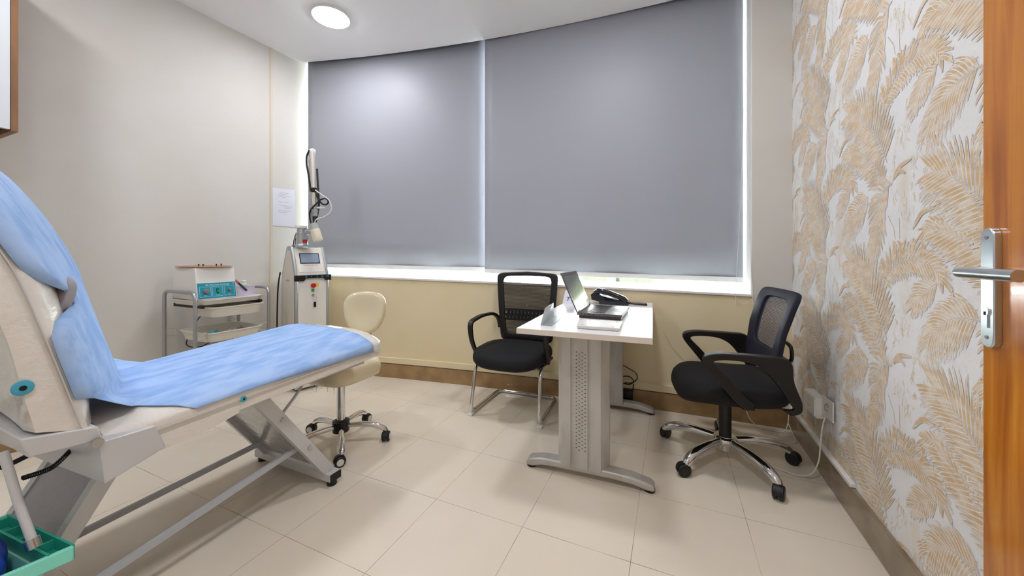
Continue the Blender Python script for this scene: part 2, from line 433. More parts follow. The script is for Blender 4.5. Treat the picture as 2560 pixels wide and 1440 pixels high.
for a, b in zip(xw[:-1], xw[1:]):
    for z, hh in ((None, .020), (H+.16, .06)):
        za, zb = (sill(a), sill(b)) if z is None else (z, z)
        mb.hexa([(a, W(a)+GO-.03, za), (b, W(b)+GO-.03, zb), (b, W(b)+GO+.03, zb), (a, W(a)+GO+.03, za)],
                [(a, W(a)+GO-.03, za+hh), (b, W(b)+GO-.03, zb+hh), (b, W(b)+GO+.03, zb+hh), (a, W(a)+GO+.03, za+hh)])
mb.box((xj-.006, W(xj)+.002, sill(xj)), (xj+.002, W(xj)+.35, H+.2))          # white reveal lining
mb.build('window_frame', M['white'], win, world=True, smooth=False)
for a, b in zip(pw[:-1], pw[1:]):
    mb = MB(); k = 6; P = [a + (b-a)*i/k for i in range(k+1)]
    mb.loft([[V((p, W(p)+GO-.003, sill(p))), V((p, W(p)+GO+.003, sill(p))), V((p, W(p)+GO+.003, H+.2)), V((p, W(p)+GO-.003, H+.2))] for p in P])
    mb.build('pane', M['glass'], win, world=True, smooth=False)
# band above the glass, outside the pocket
mb = MB()
for a, b in zip(xw[:-1], xw[1:]): wallseg(a, b, H+.18, H+.18, H+.3, H+.3, .27, .36)
struct(mb.build('trim_3', M['pocket_shade'], smooth=False))

# skirtings
mb = MB()
for a, b in zip(xs[:-1], xs[1:]): wallseg(a, b, 0, 0, .122, .122, -.016, .01)
struct(mb.build('baseboard_back', M['stone'], smooth=False))
mb = MB()
for a, b in zip(xs[:-1], xs[1:]): wallseg(a, b, .131, .131, .178, .178, -.022, .01)
struct(mb.build('trim_4', M['wall2'], smooth=False))
struct(MB().box((XR-.014, .0, 0), (XR+.02, 2.83, .131)).build('baseboard_right', M['stone2'], smooth=False, bevel=.002))
mb = MB().prism([(LX(Y0)-.02, Y0), (LX(2.45)-.02, 2.45), (LX(2.45)+.014, 2.45), (LX(Y0)+.014, Y0)], lambda a, b, d: (a, b, d), 0, .122)
struct(mb.build('baseboard_left', M['stone'], smooth=False))

# ---- right wall: wallpaper of palm fronds
cell = dict(
 A=([(1.701,1.42),(1.759,1.514),(1.818,1.582),(1.915,1.657),(2.012,1.696)], .125, .115, 24, .25, .9),
 B=([(1.723,1.337),(1.788,1.428),(1.87,1.486),(1.987,1.524)], .06, .10, 18, .2, .9),
 C=([(1.668,1.34),(1.731,1.319),(1.765,1.263),(1.77,1.202),(1.795,1.141),(1.821,1.084)], .085, .085, 21, .9, .9),
 D=([(1.821,1.29),(1.899,1.287),(1.96,1.262),(2.012,1.22)], .075, .09, 15, .8, .8),
 E=([(1.731,.969),(1.699,1.026),(1.643,1.061),(1.565,1.078),(1.489,1.069),(1.44,1.05),(1.411,1.012)], .06, .075, 24, .5, .9),
 F=([(1.428,1.015),(1.47,.996),(1.516,.962),(1.547,.933)], .075, .065, 12, .5, .6),
 G=([(1.286,.957),(1.323,.947),(1.373,.925),(1.417,.898),(1.464,.858),(1.483,.829)], .09, .125, 22, .8, .7),
 H=([(1.264,1.221),(1.295,1.252),(1.327,1.277),(1.373,1.295),(1.428,1.31)], .12, .125, 17, .3, .9),
 I=([(1.277,1.131),(1.323,1.154),(1.373,1.168),(1.44,1.177),(1.503,1.165)], .05, .08, 15, .5, .8))
singles = [([(1.66,1.35),(1.627,1.385),(1.558,1.398)], .013), ([(1.651,1.358),(1.619,1.372),(1.591,1.359)], .010), ([(1.446,1.231),(1.503,1.223),(1.551,1.176)], .014),
 ([(1.651,1.075),(1.651,1.113),(1.66,1.141)], .02), ([(1.619,1.08),(1.611,1.117),(1.635,1.14)], .02), ([(1.713,1.005),(1.722,1.049),(1.741,1.079)], .018),
 ([(1.573,1.085),(1.551,1.115),(1.547,1.146)], .014), ([(1.516,1.081),(1.499,1.11),(1.503,1.135)], .016), ([(1.708,1.015),(1.686,1.065),(1.704,1.096)], .018)]
ghosts = [([(1.64,1.30),(1.605,1.26),(1.565,1.215)], .042), ([(1.545,1.28),(1.553,1.34),(1.55,1.41)], .010), ([(1.51,1.27),(1.495,1.33),(1.47,1.40)], .012), ([(1.56,.96),(1.585,.90),(1.61,.845)], .032), ([(1.63,1.52),(1.655,1.44),(1.675,1.36)], .022), ([(1.44,1.52),(1.49,1.47),(1.53,1.40)], .035)]
stems = [[(1.651,1.146),(1.66,1.184),(1.695,1.23)], [(1.623,1.145),(1.627,1.219)]]

def strip2(mbx, pts, wd, x, m):
    """flat tapered strip lying in the wall plane through 2D pts (y,z)"""
    vs = []; n = len(pts)
    for i, p in enumerate(pts):
        t = (pts[min(i+1, n-1)] - pts[max(i-1, 0)]).normalized(); q = V((-t.y, t.x)); h_ = wd(i/(n-1))
        vs += [(x, p.x+q.x*h_, p.y+q.y*h_), (x, p.x-q.x*h_, p.y-q.y*h_)]
    mbx.m = m; mbx.add(vs, [(2*i, 2*i+1, 2*i+3, 2*i+2) for i in range(n-1)])

def leaf_curve(p, d, L, droop, seg=6):
    pts = [p.copy()]; d = d.copy()
    for i in range(seg):
        d = V((d.x, d.y - droop * (i+1)/seg * .55)).normalized(); pts.append(pts[-1] + d*L/seg)
    return pts

mw = MB(); mw.m = 0
mw.box((XR, Y0-.1, -.05), (XR+.2, 3.2, H+.3))
rl = random.Random(3)
def frond(pts, Lr, Ll, n, droop, ang, layer, dy, dz):
    sp = spline([V((a+dy, b+dz, 0)) for a, b in pts], 8); sp = [V((p.x, p.y)) for p in sp]
    acc = [0]
    for a, b in zip(sp[:-1], sp[1:]): acc.append(acc[-1] + (b-a).length)
    tot = acc[-1]; x0 = XR - .0004 - layer*.000135
    pw_ = []; lv = []
    for k in range(n):
        for side in (1, -1):
            t = (k + (.25 if side > 0 else .75)) / n * .93 + .05
            s_ = t*tot; i = max(j for j in range(len(acc)-1) if acc[j] <= s_)
            p = sp[i].lerp(sp[i+1], (s_-acc[i])/(acc[i+1]-acc[i])); d = (sp[i+1]-sp[i]).normalized()
            a = (ang + .25*(1-t)) * (1 - .55*t*t) * side
            dd = V((d.x*cos(a) - d.y*sin(a), d.x*sin(a) + d.y*cos(a)))
            L = (Lr if side > 0 else Ll) * (.62 + 1.0*t - 1.05*t*t) * 1.32 * rl.uniform(.88, 1.08)
            lv.append((leaf_curve(p, dd, L, droop * .45 * rl.uniform(.8, 1.2)), L))
    wmax = min(.0062, tot/n*.33)
    prof = lambda u: wmax * (math.sin(pi*min(1, (u*.86+.1)))**.75) * (1-u*.12)
    for j, (pts_, L) in enumerate(lv):
        xx = x0 - (j % 8) * 1.4e-5
        strip2(mw, pts_, lambda u: prof(u) + .0019, xx, 0)
        strip2(mw, pts_, lambda u: prof(u) * (0 if u > .995 else 1), xx - 7e-6, 1)
    strip2(mw, sp, lambda u: .0022*(1-u)+.0006, x0 - .000118, 0)
    strip2(mw, sp, lambda u: .0009*(1-u)+.0003, x0 - .000126, 2)
order = 'GIHFDCBEA'
for n_ in range(-3, 5):
    for m_ in range(-5, 7):
        dy, dz = .549*n_, .36*n_ + .626*m_
        cy, cz = 1.6 + dy, 1.25 + dz
        if not (.0 < cy < 3.3 and -.5 < cz < 3.5): continue
        for pts, wd in ghosts:
            gp = [V((p.x+dy, p.y+dz)) for p in spline([(a, b, 0) for a, b in pts], 6)]
            for k in range(34):
                p = gp[rl.randrange(len(gp))]; q = V((p.x + rl.gauss(0, .45)*wd, p.y + rl.gauss(0, .35)*wd)); a_ = rl.gauss(-1.5, .45); L = rl.uniform(.5, 1.1)*max(wd, .02)
                strip2(mw, [q, q + V((cos(a_)*.5, sin(a_)*.5))*L, q + V((cos(a_-.15), sin(a_-.15)))*L], lambda u: .0019*(1-u)+.0005, XR-.00022-k*2e-6, 3)
        for pts in stems: strip2(mw, [V((a+dy, b+dz)) for a, b in pts], lambda u: .0013, XR-.0003, 2)
        for li, k in enumerate(order):
            pts, Lr, Ll, n, dr, an = cell[k]
            if min(p[0] for p in pts)+dy > 2.95 or max(p[0] for p in pts)+dy < .2 or min(p[1] for p in pts)+dz > 3.1 or max(p[1] for p in pts)+dz < -.1: continue
            frond(pts, Lr, Ll, n, dr, an, li+1, dy, dz)
        for ks, (pts, wd) in enumerate(singles):
            sp = [V((p.x, p.y)) for p in spline([(a+dy, b+dz, 0) for a, b in pts], 5)]
            strip2(mw, sp, lambda u: (wd*.5)*math.sin(pi*min(1, u*.9+.08))**.7 + .0016, XR-.00180-ks*2e-5, 0)
            strip2(mw, sp, lambda u: (wd*.5)*math.sin(pi*min(1, u*.9+.08))**.7, XR-.00181-ks*2e-5, 1)
wr = mw.build('wall_right', [M['wp_base'], M['wp_leaf'], M['wp_stem'], M['wp_ghost']], smooth=False); struct(wr)

# open door leaf against the right wall, hinged on a post
d = bpy.data.objects.new('door_1', None); COL.objects.link(d); struct(d); d.location = (.62, .2, 0)
MB().box((.60, .2, .008), (.64, 1.10, 2.1)).build('door_leaf', M['wood'], d, world=True, bevel=.002)
hd = MB()
pl = []
for k in range(13): a = pi*k/12; pl.append((1.0675 + .0175*cos(a), 1.130 + .0175*sin(a)))
for k in range(13): a = pi + pi*k/12; pl.append((1.0675 + .0175*cos(a), .921 + .0175*sin(a)))
hd.prism(pl, lambda a, b, dd: (dd, a, b), .588, .601)
ho = hd.build('handle_plate', M['handle'], d, world=True, bevel=.002)
lp = fillet([(.592, 1.068, 1.057), (.541, 1.068, 1.057), (.541, .9126, 1.056)], .03, 8)
MB().tube(lp, .0108, 20).build('lever', M['handle'], ho, world=True, angle=50)
for z in (1.128, .925): MB().cyl((.5865, 1.068, z), (.589, 1.068, z), .0035).build('screw', M['grey_knob'], ho, world=True)
k = MB(); k.cyl((.585, 1.0675, .977), (.589, 1.0675, .977), .0085); k.box((.5855, 1.063, .945), (.589, 1.072, .977)); k.m = 1; k.box((.5842, 1.0655, .970), (.5852, 1.0695, .977))
k.build('lock_cylinder', [M['handle'], M['hole']], ho, world=True)
for z in (.3, 1.0, 1.8): MB().cyl((.645, .195, z-.05), (.645, .195, z+.05), .009).build('hinge', M['steel'], d, world=True)
struct(MB().box((.60, .10, 0), (.70, .185, 2.15)).build('trim_5', M['wood'], smooth=False))

# ---------------------------------------------------------------- blinds
def blind(a, b, z_tops, label, bead):
    a, b = V((*a, 0)), V((*b, 0)); dx = (b-a).normalized(); nr = V((dx.y, -dx.x, 0))      # towards the room
    t = thing('roller_blind', label, 'blind', ((a+b)/2)[:2] + (z_tops[0],), 0, 'grey roller blinds')
    za, zb = z_tops
    rows = []
    for i in range(9):
        u = i/8; zbot = za + (zb-za)*0
        rows.append([a.lerp(b, j/24) + V((0, 0, (za + (zb-za)*j/24)*(1-u) + (H+.12)*u)) + nr*(.004*sin(j*.8)*(1-u)) for j in range(25)])
    MB().grid(rows).build('fabric', M['blind'], t, world=True, solid=.0012)
    hb = MB(); hb.hexa([a+nr*.005+V((0,0,za-.036)), b+nr*.005+V((0,0,zb-.036)), b-nr*.005+V((0,0,zb-.036)), a-nr*.005+V((0,0,za-.036))],
                       [a+nr*.005+V((0,0,za+.001)), b+nr*.005+V((0,0,zb+.001)), b-nr*.005+V((0,0,zb+.001)), a-nr*.005+V((0,0,za+.001))])
    hb.build('hem_bar', M['hem'], t, world=True, bevel=.003)
    MB().cyl(a - nr*.026 + V((0,0,H+.12)), b - nr*.026 + V((0,0,H+.12)), .026).build('roller_tube', M['pocket_shade'], t, world=True)
    for e in ((b + dx*.004,) if bead else (a - dx*.004,)):
        MB().bar(e - nr*.02 + V((0,0,H+.215)), e - nr*.02 + V((0,0,H+.03)), .008, .06, up=nr).build('bracket', M['white_plastic'], t, world=True)
    if bead:
        pts = [(.462, 2.95, H+.05), (.459, 2.87, 1.9), (.478, 2.784, .86), (.474, 2.782, .81), (.455, 2.78, .785), (.432, 2.78, .779), (.408, 2.78, .79), (.391, 2.782, .815), (.387, 2.784, .86), (.440, 2.87, 1.9), (.455, 2.95, H+.05)]
        sp = spline(pts, 8); bm_ = MB()
        bm_.tube(sp, .0014, 6)
        bm_.build('bead_chain', M['wire_white'], t, world=True)
    return t
blind((-3.272, 2.467), (-1.508, 2.864), (1.013, .986), 'narrower grey roller blind on the left, behind the laser machine', False)
blind((-1.495, 2.8145), (.458, 2.985), (.975, .938), 'wide grey roller blind on the right, above the white desk, with bead chain', True)

# ---------------------------------------------------------------- outside
struct(MB().box((-40, 3.6, -3.2), (40, 90, -3.1)).build('ground', M['pavement'], smooth=False))
for (x0, x1, g) in ((-1.60, -.96, 0), (-.88, -.26, 1)):
    mb = MB(); rows = []
    rr = random.Random(4+g)
    for i in range(7):
        a = pi*i/6
        rows.append([V((x0 + (x1-x0)*k/16 + rr.uniform(-.02,.02), 7.4 - .35*cos(a) + rr.uniform(-.02,.02), -3.1 + (4.2 if 0 < i < 6 else 0) + .12*sin(a) + rr.uniform(-.015,.015))) for k in range(17)])
    mb.loft([[rows[i][k] for i in range(7)] for k in range(17)])
    tag(mb.build('hedge', M['hedge']), ('bright green hedge outside, seen under the blind behind the laptop' if g == 0 else 'bright green hedge outside, seen under the blind right of the telephone'), 'hedge', 'hedges outside the window')

# ---------------------------------------------------------------- ceiling lights
def lamp(x, y, label):
    t = thing('ceiling_light', label, 'ceiling light', (x, y, H), 0, 'round ceiling lights')
    MB().lathe([(.126, 0), (.138, 0), (.139, -.014), (.136, -.018), (.131, -.018), (.127, -.012)]).build('rim', M['white_plastic'], t)
    MB().lathe([(.130, -.012), (.130, -.0185), (.124, -.0225), (.06, -.025), (0.0005, -.0255)]).build('diffuser', M['lamp'], t)
    return t
lamp(-2.433, 2.03, 'round lit ceiling light nearest the left blind')
lamp(-.35, 1.75, 'round lit ceiling light above the white desk')
lamp(-2.433, .1, 'round lit ceiling light above the head of the treatment bed')
lamp(-.35, -.25, 'round lit ceiling light just behind the viewpoint')

# ---------------------------------------------------------------- wall cabinet
t = thing('wall_cabinet', 'white fronted wall cabinet with brown wood sides, high on left wall', 'cabinet', (-3.14, .28, 1.697))
xb = -3.37
MB().box((xb, .639, 1.697), (-2.94, .661, 2.62)).build('side_panel', M['cab_wood'], t, world=True, bevel=.001)
MB().box((xb, -.12, 1.697), (-2.94, -.098, 2.62)).build('side_panel', M['cab_wood'], t, world=True, bevel=.001)
mb = MB().box((xb, -.098, 1.716), (-2.96, .639, 1.734)); mb.box((xb, -.098, 2.6), (-2.96, .639, 2.618)); mb.box((xb, -.098, 1.734), (xb+.012, .639, 2.6))
mb.build('carcass', M['cab_dark'], t, world=True, smooth=False)
for a, b in ((-.096, .2685), (.2715, .6365)):
    MB().box((-2.958, a, 1.704), (-2.939, b, 2.618)).build('door', M['cab_white'], t, world=True, bevel=.001)

# notice on the left wall
def onleft(y, z, off): return (LX(y)+off, y, z)
mb = MB(); rows = []
for i in range(9):
    z = 1.705 - .342*i/8
    rows.append([onleft(2.138 + .207*j/6, z + .012*j/6*(1 if i == 0 else 0), .003 + .006*sin(pi*i/8) + .004*(j/6)*(i/8)) for j in range(7)])
mb.grid(rows); mb.m = 1
def lo_(yy, z, t_):
    i_ = (1.705-z)/.342*8; return onleft(2.138+yy, z, .003 + .006*sin(pi*i_/8) + .004*(yy/.207)*(i_/8) + (.0006 if t_ else -.001))
for i, (z, y0, y1) in enumerate(((1.672,.075,.15),(1.66,.06,.135),(1.645,.05,.17),(1.63,.05,.12),(1.585,.05,.15),(1.555,.05,.175),(1.543,.10,.18),(1.53,.11,.165),(1.505,.05,.17),(1.49,.05,.13))):
    mb.hexa([lo_(y0, z-.0011, 0), lo_(y1, z-.0011, 0), lo_(y1, z-.0011, 1), lo_(y0, z-.0011, 1)],
            [lo_(y0, z+.0011, 0), lo_(y1, z+.0011, 0), lo_(y1, z+.0011, 1), lo_(y0, z+.0011, 1)])
tag(mb.build('paper_notice', [M['paper'], M['ink']]), 'white printed paper notice stuck on the left wall beside the blind', 'notice')

# ---------------------------------------------------------------- sockets, trunking, leads on the right
t = thing('socket_box', 'white surface mounted socket box at the corner, behind the loose socket plate', 'socket', (.67, 2.33, .30))
MB().box((.652, 2.245, .287), (XR, 2.41, .385)).build('box', M['white_plastic'], t, world=True, bevel=.004)
mb = MB().box((.646, 2.252, .293), (.653, 2.403, .379)); mb.m = 1
mb.cyl((.645, 2.33, .348), (.6465, 2.33, .348), .004); mb.cyl((.645, 2.32, .325), (.6465, 2.32, .325), .004); mb.cyl((.645, 2.34, .325), (.6465, 2.34, .325), .004)
mb.build('faceplate', [M['white_plastic'], M['ink']], t, world=True, bevel=.002)
t = thing('socket_plate', 'loose white socket plate with a lead plugged in, nearer the door', 'socket', (.685, 2.19, .36))
MB().hexa([(.682, 2.137, .314), (.674, 2.245, .312), (.680, 2.245, .312), (.689, 2.137, .314)], [(.682, 2.137, .409), (.674, 2.245, .409), (.680, 2.245, .409), (.689, 2.137, .409)]).build('faceplate', M['white_plastic'], t, world=True, bevel=.002)
MB().box((.684, 2.15, .322), (XR, 2.238, .40)).build('back_box', M['hole'], t, world=True)
mb = MB()
mb.tube(arc((2.19, .36), .022, R(-40), R(150), 14, lambda a, b: (.676, a, b)), .0022, 6)
mb.cyl((.676, 2.184, .352), (.680, 2.184, .352), .004); mb.cyl((.676, 2.198, .352), (.680, 2.198, .352), .004)
mb.build('socket_face', M['ink'], t, world=True)
t = thing('cable_trunking', 'thin white cable trunking running along the right wall above the stone skirting', 'trunking', (XR-.01, 2.3, .133))
MB().box((XR-.02, 1.938, .1325), (XR, 2.79, .150)).build('channel', M['white_plastic'], t, world=True, bevel=.002)
mb = MB().tube(spline([(.674, 2.2, .318), (.662, 2.2, .26), (.655, 2.2, .17), (.645, 2.19, .10), (.62, 2.2, .03), (.57, 2.21, .006), (.52, 2.23, .006), (.47, 2.25, .006)], 8), .0032, 8)
tag(mb.build('power_lead', M['wire_white']), 'white lead dropping from the loose socket plate to the floor by a castor', 'lead')
mb = MB().tube(spline([(.43, 2.775, .20), (.44, 2.765, .12), (.455, 2.755, .05), (.50, 2.735, .008), (.57, 2.715, .006), (.63, 2.71, .012), (.655, 2.73, .06), (.664, 2.75, .12)], 8), .003, 8)
mb.tube(spline([(.655, 2.73, .06), (.665, 2.66, .02), (.66, 2.60, .004), (.63, 2.58, .003)], 6), .003, 8)
tag(mb.build('corner_lead', M['wire_white']), 'white lead looping along the back skirting into the right corner', 'lead')
mb = MB().tube(spline([(-.05, W(-.05)-.006, .56), (0, W(0)-.006, .46), (.05, W(.05)-.006, .40), (.12, W(.12)-.006, .34), (.25, W(.25)-.006, .27), (.43, W(.43)-.006, .21)], 6), .0016, 6)
tag(mb.build('wall_wire', M['wall2']), 'thin cream wire drooping across the wall under the window beside the desk', 'wire')

# ---------------------------------------------------------------- desk
DA = R(2.5)
dk = thing('desk', 'white topped office desk with grey metal T legs', 'desk', (-.3635, 1.56, 0), DA)
DL = 1.175; DW = .585; DT = .757
mb = MB().box((-DW/2, 0, DT-.026), (DW/2, DL, DT)); mb.build('desktop', M['desk_top'], dk, bevel=.002)
mb = MB()
for (a, b) in (((-DW/2-.0012, -.0012), (DW/2+.0012, .0)), ((-DW/2-.0012, DL), (DW/2+.0012, DL+.0012)), ((-DW/2-.0012, 0), (-DW/2, DL)), ((DW/2, 0), (DW/2+.0012, DL))):
    mb.box((a[0], a[1], DT-.0255), (b[0], b[1], DT-.0015))
mb.build('edge_band', M['desk_edge'], dk, smooth=False)
def tleg(y, sgn):
    """sgn=-1: near leg whose ribbed face looks to -y"""
    f = y; bk = y + .075*(-sgn)
    def Y(v): return f + v*(-sgn)
    lo, hi = .05, DT-.045
    # ribbed column seen in plan: x, depth
    pr = [(-.155, .075), (-.15, .03), (-.128, .0), (-.083, .0), (-.080, .007), (-.072, .007), (-.069, .0), (.0, .0), (.003, .007), (.010, .007), (.013, .0), (.062, .0), (.098, .045), (.098, .075)]
    pr = [(a+.0, b) for a, b in pr]
    mb = MB().prism(pr, lambda a, b, dd: (a + .0, Y(b), dd), lo, hi)
    if sgn < 0:
        mb.m = 1
        for r in range(26):
            for c_ in range(4):
                z = .62 - r*.0187 - (.0095 if c_ % 2 else 0); x = -.055 + c_*.0145
                q = [(x + .0026*cos(a*pi/4), z + .0026*sin(a*pi/4)) for a in range(8)]
                mb.prism(q, lambda a, b, dd: (a, Y(dd), b), -.0006, .0002)
    else:
        mb.m = 1
        mb.cyl((-.045, Y(.076) , .22), (-.045, Y(.081), .22), .018)
        mb.m = 0; mb.box((.030, Y(.084), lo), (.094, Y(.0745), hi)); mb.box((-.15, Y(.080), lo), (-.09, Y(.0745), hi))
    mb.build('leg', [M['desk_metal'], M['hole']], dk, smooth=False)
    # arched foot
    prof = [(-.315, .012), (-.318, .03), (-.30, .047), (-.235, .062), (-.16, .064), (.12, .064), (.20, .060), (.285, .042), (.302, .03), (.302, .012), (.27, .012), (.20, .026), (.12, .03), (-.16, .03), (-.23, .026), (-.28, .012)]
    mb = MB().prism(prof, lambda a, b, dd: (a, dd, b), Y(.005), Y(.072))
    fo = mb.build('foot', M['desk_metal'], dk, bevel=.008, smooth=True, angle=50)
    for x in (-.295, .28): MB().cyl((x, Y(.037), 0), (x, Y(.037), .014), .024).build('foot_pad', M['rubber'], fo)
    MB().box((-.225, min(Y(.01), Y(.07)) - (.12 if sgn < 0 else 0), DT-.040), (.20, max(Y(.01), Y(.07)), DT-.026)).build('top_bracket', M['desk_edge'] if sgn < 0 else M['desk_metal'], dk, smooth=False)
tleg(.195, -1); tleg(1.150, 1)
MB().box((-.12, .26, .52), (-.10, 1.085, DT-.03)).build('beam', M['desk_metal'], dk, smooth=False)
DM = Matrix.Translation((-.3635, 1.56, 0)) @ Matrix.Rotation(DA, 4, 'Z')

# black leads behind the rear desk leg
mb = MB()
mb.tube(spline([(-.33, 2.735, .30), (-.27, 2.74, .27), (-.235, 2.735, .25), (-.225, 2.73, .215), (-.26, 2.73, .18), (-.31, 2.735, .17)], 8), .0035, 8)
mb.tube(spline([(-.33, 2.73, .17), (-.28, 2.73, .165), (-.25, 2.735, .19), (-.28, 2.735, .22), (-.33, 2.735, .215)], 8), .0035, 8)
mb.tube(spline([(-.25, 2.735, .17), (-.262, 2.73, .10), (-.30, 2.725, .05), (-.32, 2.72, .02)], 8), .004, 8)
tag(mb.build('computer_lead', M['wire_black']), 'tangle of black leads hanging behind the rear desk leg', 'lead')
t = thing('power_strip', 'black plug block on the skirting beside the rear desk leg', 'plug', (-.30, 2.74, .06))
MB().box((-.335, 2.722, .055), (-.255, 2.757, .12)).build('block', M['black_plastic'], t, world=True, bevel=.006)

# laptop
lt = thing('laptop', 'dark grey laptop standing open on the white desk', 'laptop', (-.35, 2.09, DT), 0)
bx0, bx1, by0, by1 = -.465, -.232, 1.925, 2.272
mb = MB().box((bx0, by0, DT+.016), (bx1, by1, DT+.030)); mb.m = 1; mb.box((bx0+.01, by0+.004, DT+.001), (bx1-.006, by1-.004, DT+.017))
mb.m = 1
for i, (x, w_) in enumerate(((-.445, .007), (-.425, .005), (-.405, .013), (-.383, .013))): mb.box((x, by0-.0006, DT+.019), (x+w_, by0+.002, DT+.0255))
ba = mb.build('base', [M['laptop'], M['laptop_dark']], lt, world=True, bevel=.002)
kb = MB()
for r in range(6):
    for c_ in range(15): 
        x = bx0+.045 + r*.0165; y = by1 - .03 - c_*.0193
        kb.box((x, y-.0165, DT+.030), (x+.0138, y, DT+.0318))
kb.build('keyboard', M['laptop_dark'], ba, world=True, smooth=False)
MB().box((bx1-.075, 2.04, DT+.0298), (bx1-.02, 2.15, DT+.0305)).build('touchpad', M['laptop_dark'], ba, world=True, smooth=False)
tl = R(24); hx, hz_ = bx0+.004, DT+.030
def SC(v, y, d): return (hx - v*sin(tl) + d*cos(tl), y, hz_ + v*cos(tl) + d*sin(tl))
def scbox(mb, v0, v1, y0, y1, d0, d1): mb.hexa([SC(v0,y0,d0), SC(v0,y1,d0), SC(v0,y1,d1), SC(v0,y0,d1)], [SC(v1,y0,d0), SC(v1,y1,d0), SC(v1,y1,d1), SC(v1,y0,d1)])
mb = MB(); scbox(mb, 0, .228, by0, by1, -.007, .0)
sc = mb.build('screen', M['laptop'], lt, world=True, bevel=.002)
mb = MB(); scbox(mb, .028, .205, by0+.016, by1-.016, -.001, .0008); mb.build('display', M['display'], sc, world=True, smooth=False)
for y in (by0+.03, by1-.05): MB().cyl(SC(.002, y, -.003), SC(.002, y+.02, -.003), .006).build('hinge', M['laptop_dark'], lt, world=True)

# telephone
ph = thing('telephone', 'black desk telephone with its handset on, behind the laptop', 'telephone', (-.38, 2.58, DT))
prof = [(-.505, DT+.030), (-.512, DT+.066), (-.495, DT+.078), (-.28, DT+.024), (-.262, DT+.014), (-.262, DT), (-.455, DT), (-.455, DT+.018)]
MB().prism(prof, lambda a, b, dd: (a, dd, b), 2.51, 2.665).build('phone_base', M['phone'], ph, world=True, bevel=.004)
mb = MB()
cpx = [(-.492, .080), (-.47, .089), (-.43, .088), (-.38, .076), (-.33, .058), (-.29, .040), (-.268, .028)]
rings = []
for i, (x, z) in enumerate(cpx):
    wv = (.026, .031, .025, .023, .024, .029, .024)[i]; hv = (.014, .021, .018, .016, .016, .019, .012)[i]
    rings.append([(x + b*.25, 2.537 + a, DT + z + b) for a, b in squircle(2*wv, 2*hv, 3, 20)])
MB().loft(rings).build('handset', M['phone'], ph, world=True, angle=60)
mb = MB()
for r in range(4):
    for c_ in range(3):
        x = -.40 + r*.024; y = 2.585 + c_*.022; z = DT + .075 - (x+.49)*.2524
        mb.bar((x, y, z-.002), (x+.014, y, z-.002-.0035), .014, .008)
mb.build('keypad', M['dark_plastic'], ph, world=True, smooth=False)
cl = []
for i in range(200):
    u = i/199; a = u*2*pi*24
    c = V((-.275, 2.535, DT+.018)).lerp(V((-.15, 2.568, DT+.010)), u)
    cl.append((c.x, c.y + .010*cos(a)*(.45+.55*min(1,u*3)), c.z + .009*sin(a)*(.45+.55*min(1,u*3))))
mb = MB().tube(cl, .0018, 6)
mb.build('coiled_cord', M['wire_black'], ph, world=True)

# angle bracket on the desk
t = thing('angle_bracket', 'bent grey metal sign bracket on the left edge of the desk', 'bracket', (-.56, 1.79, DT))
MB().prism([(-.572, 1.643), (-.517, 1.646), (-.540, 1.889), (-.600, 1.944)], lambda a, b, dd: (a, b, dd), DT+.0005, DT+.0025).build('base_plate', M['satin'], t, world=True, smooth=False)
MB().hexa([(-.572, 1.643, DT+.001), (-.600, 1.944, DT+.001), (-.602, 1.944, DT+.001), (-.574, 1.643, DT+.001)],
          [(-.602, 1.80, DT+.060), (-.628, 2.03, DT+.060), (-.630, 2.03, DT+.060), (-.604, 1.80, DT+.060)]).build('upright_plate', M['satin'], t, world=True, smooth=False)
# flat white case
t = thing('flat_case', 'flat white plastic case lying at the front of the desk', 'case', (-.31, 1.73, DT))
mb = MB().hexa([(-.395, 1.640, DT+.0005), (-.212, 1.652, DT+.0005), (-.219, 1.81, DT+.0005), (-.405, 1.812, DT+.0005)], [(-.397, 1.632, DT+.016), (-.210, 1.646, DT+.016), (-.217, 1.819, DT+.016), (-.410, 1.822, DT+.016)])
mb.build('shell', M['white_plastic'], t, world=True, bevel=.003)
for x, y in ((-.375, 1.665), (-.24, 1.67), (-.238, 1.795), (-.37, 1.80)): MB().box((x-.006, y-.006, DT+.0155), (x+.006, y+.006, DT+.0168)).build('corner_mark', M['hem'], t, world=True, smooth=False)
# calendar
t = thing('desk_calendar', 'white tent card showing a blue 7 behind the laptop', 'calendar', (-.65, 2.50, DT))
MB().hexa([(-.700, 2.47, DT), (-.615, 2.46, DT), (-.611, 2.462, DT), (-.700, 2.473, DT)], [(-.690, 2.515, DT+.088), (-.625, 2.51, DT+.088), (-.622, 2.512, DT+.088), (-.690, 2.518, DT+.088)]).build('front_card', M['paper'], t, world=True, smooth=False)
MB().hexa([(-.700, 2.557, DT), (-.613, 2.557, DT), (-.613, 2.56, DT), (-.700, 2.56, DT)], [(-.690, 2.515, DT+.088), (-.625, 2.512, DT+.088), (-.624, 2.515, DT+.088), (-.690, 2.518, DT+.088)]).build('back_card', M['paper'], t, world=True, smooth=False)
mb = MB(); text_mesh('7', .042, frame_M((-.662, 2.478, DT+.030), (.99, -.11, 0), (.05, .46, .88)), mb)
mb.build('number', M['ink_blue'], t, world=True, smooth=False)

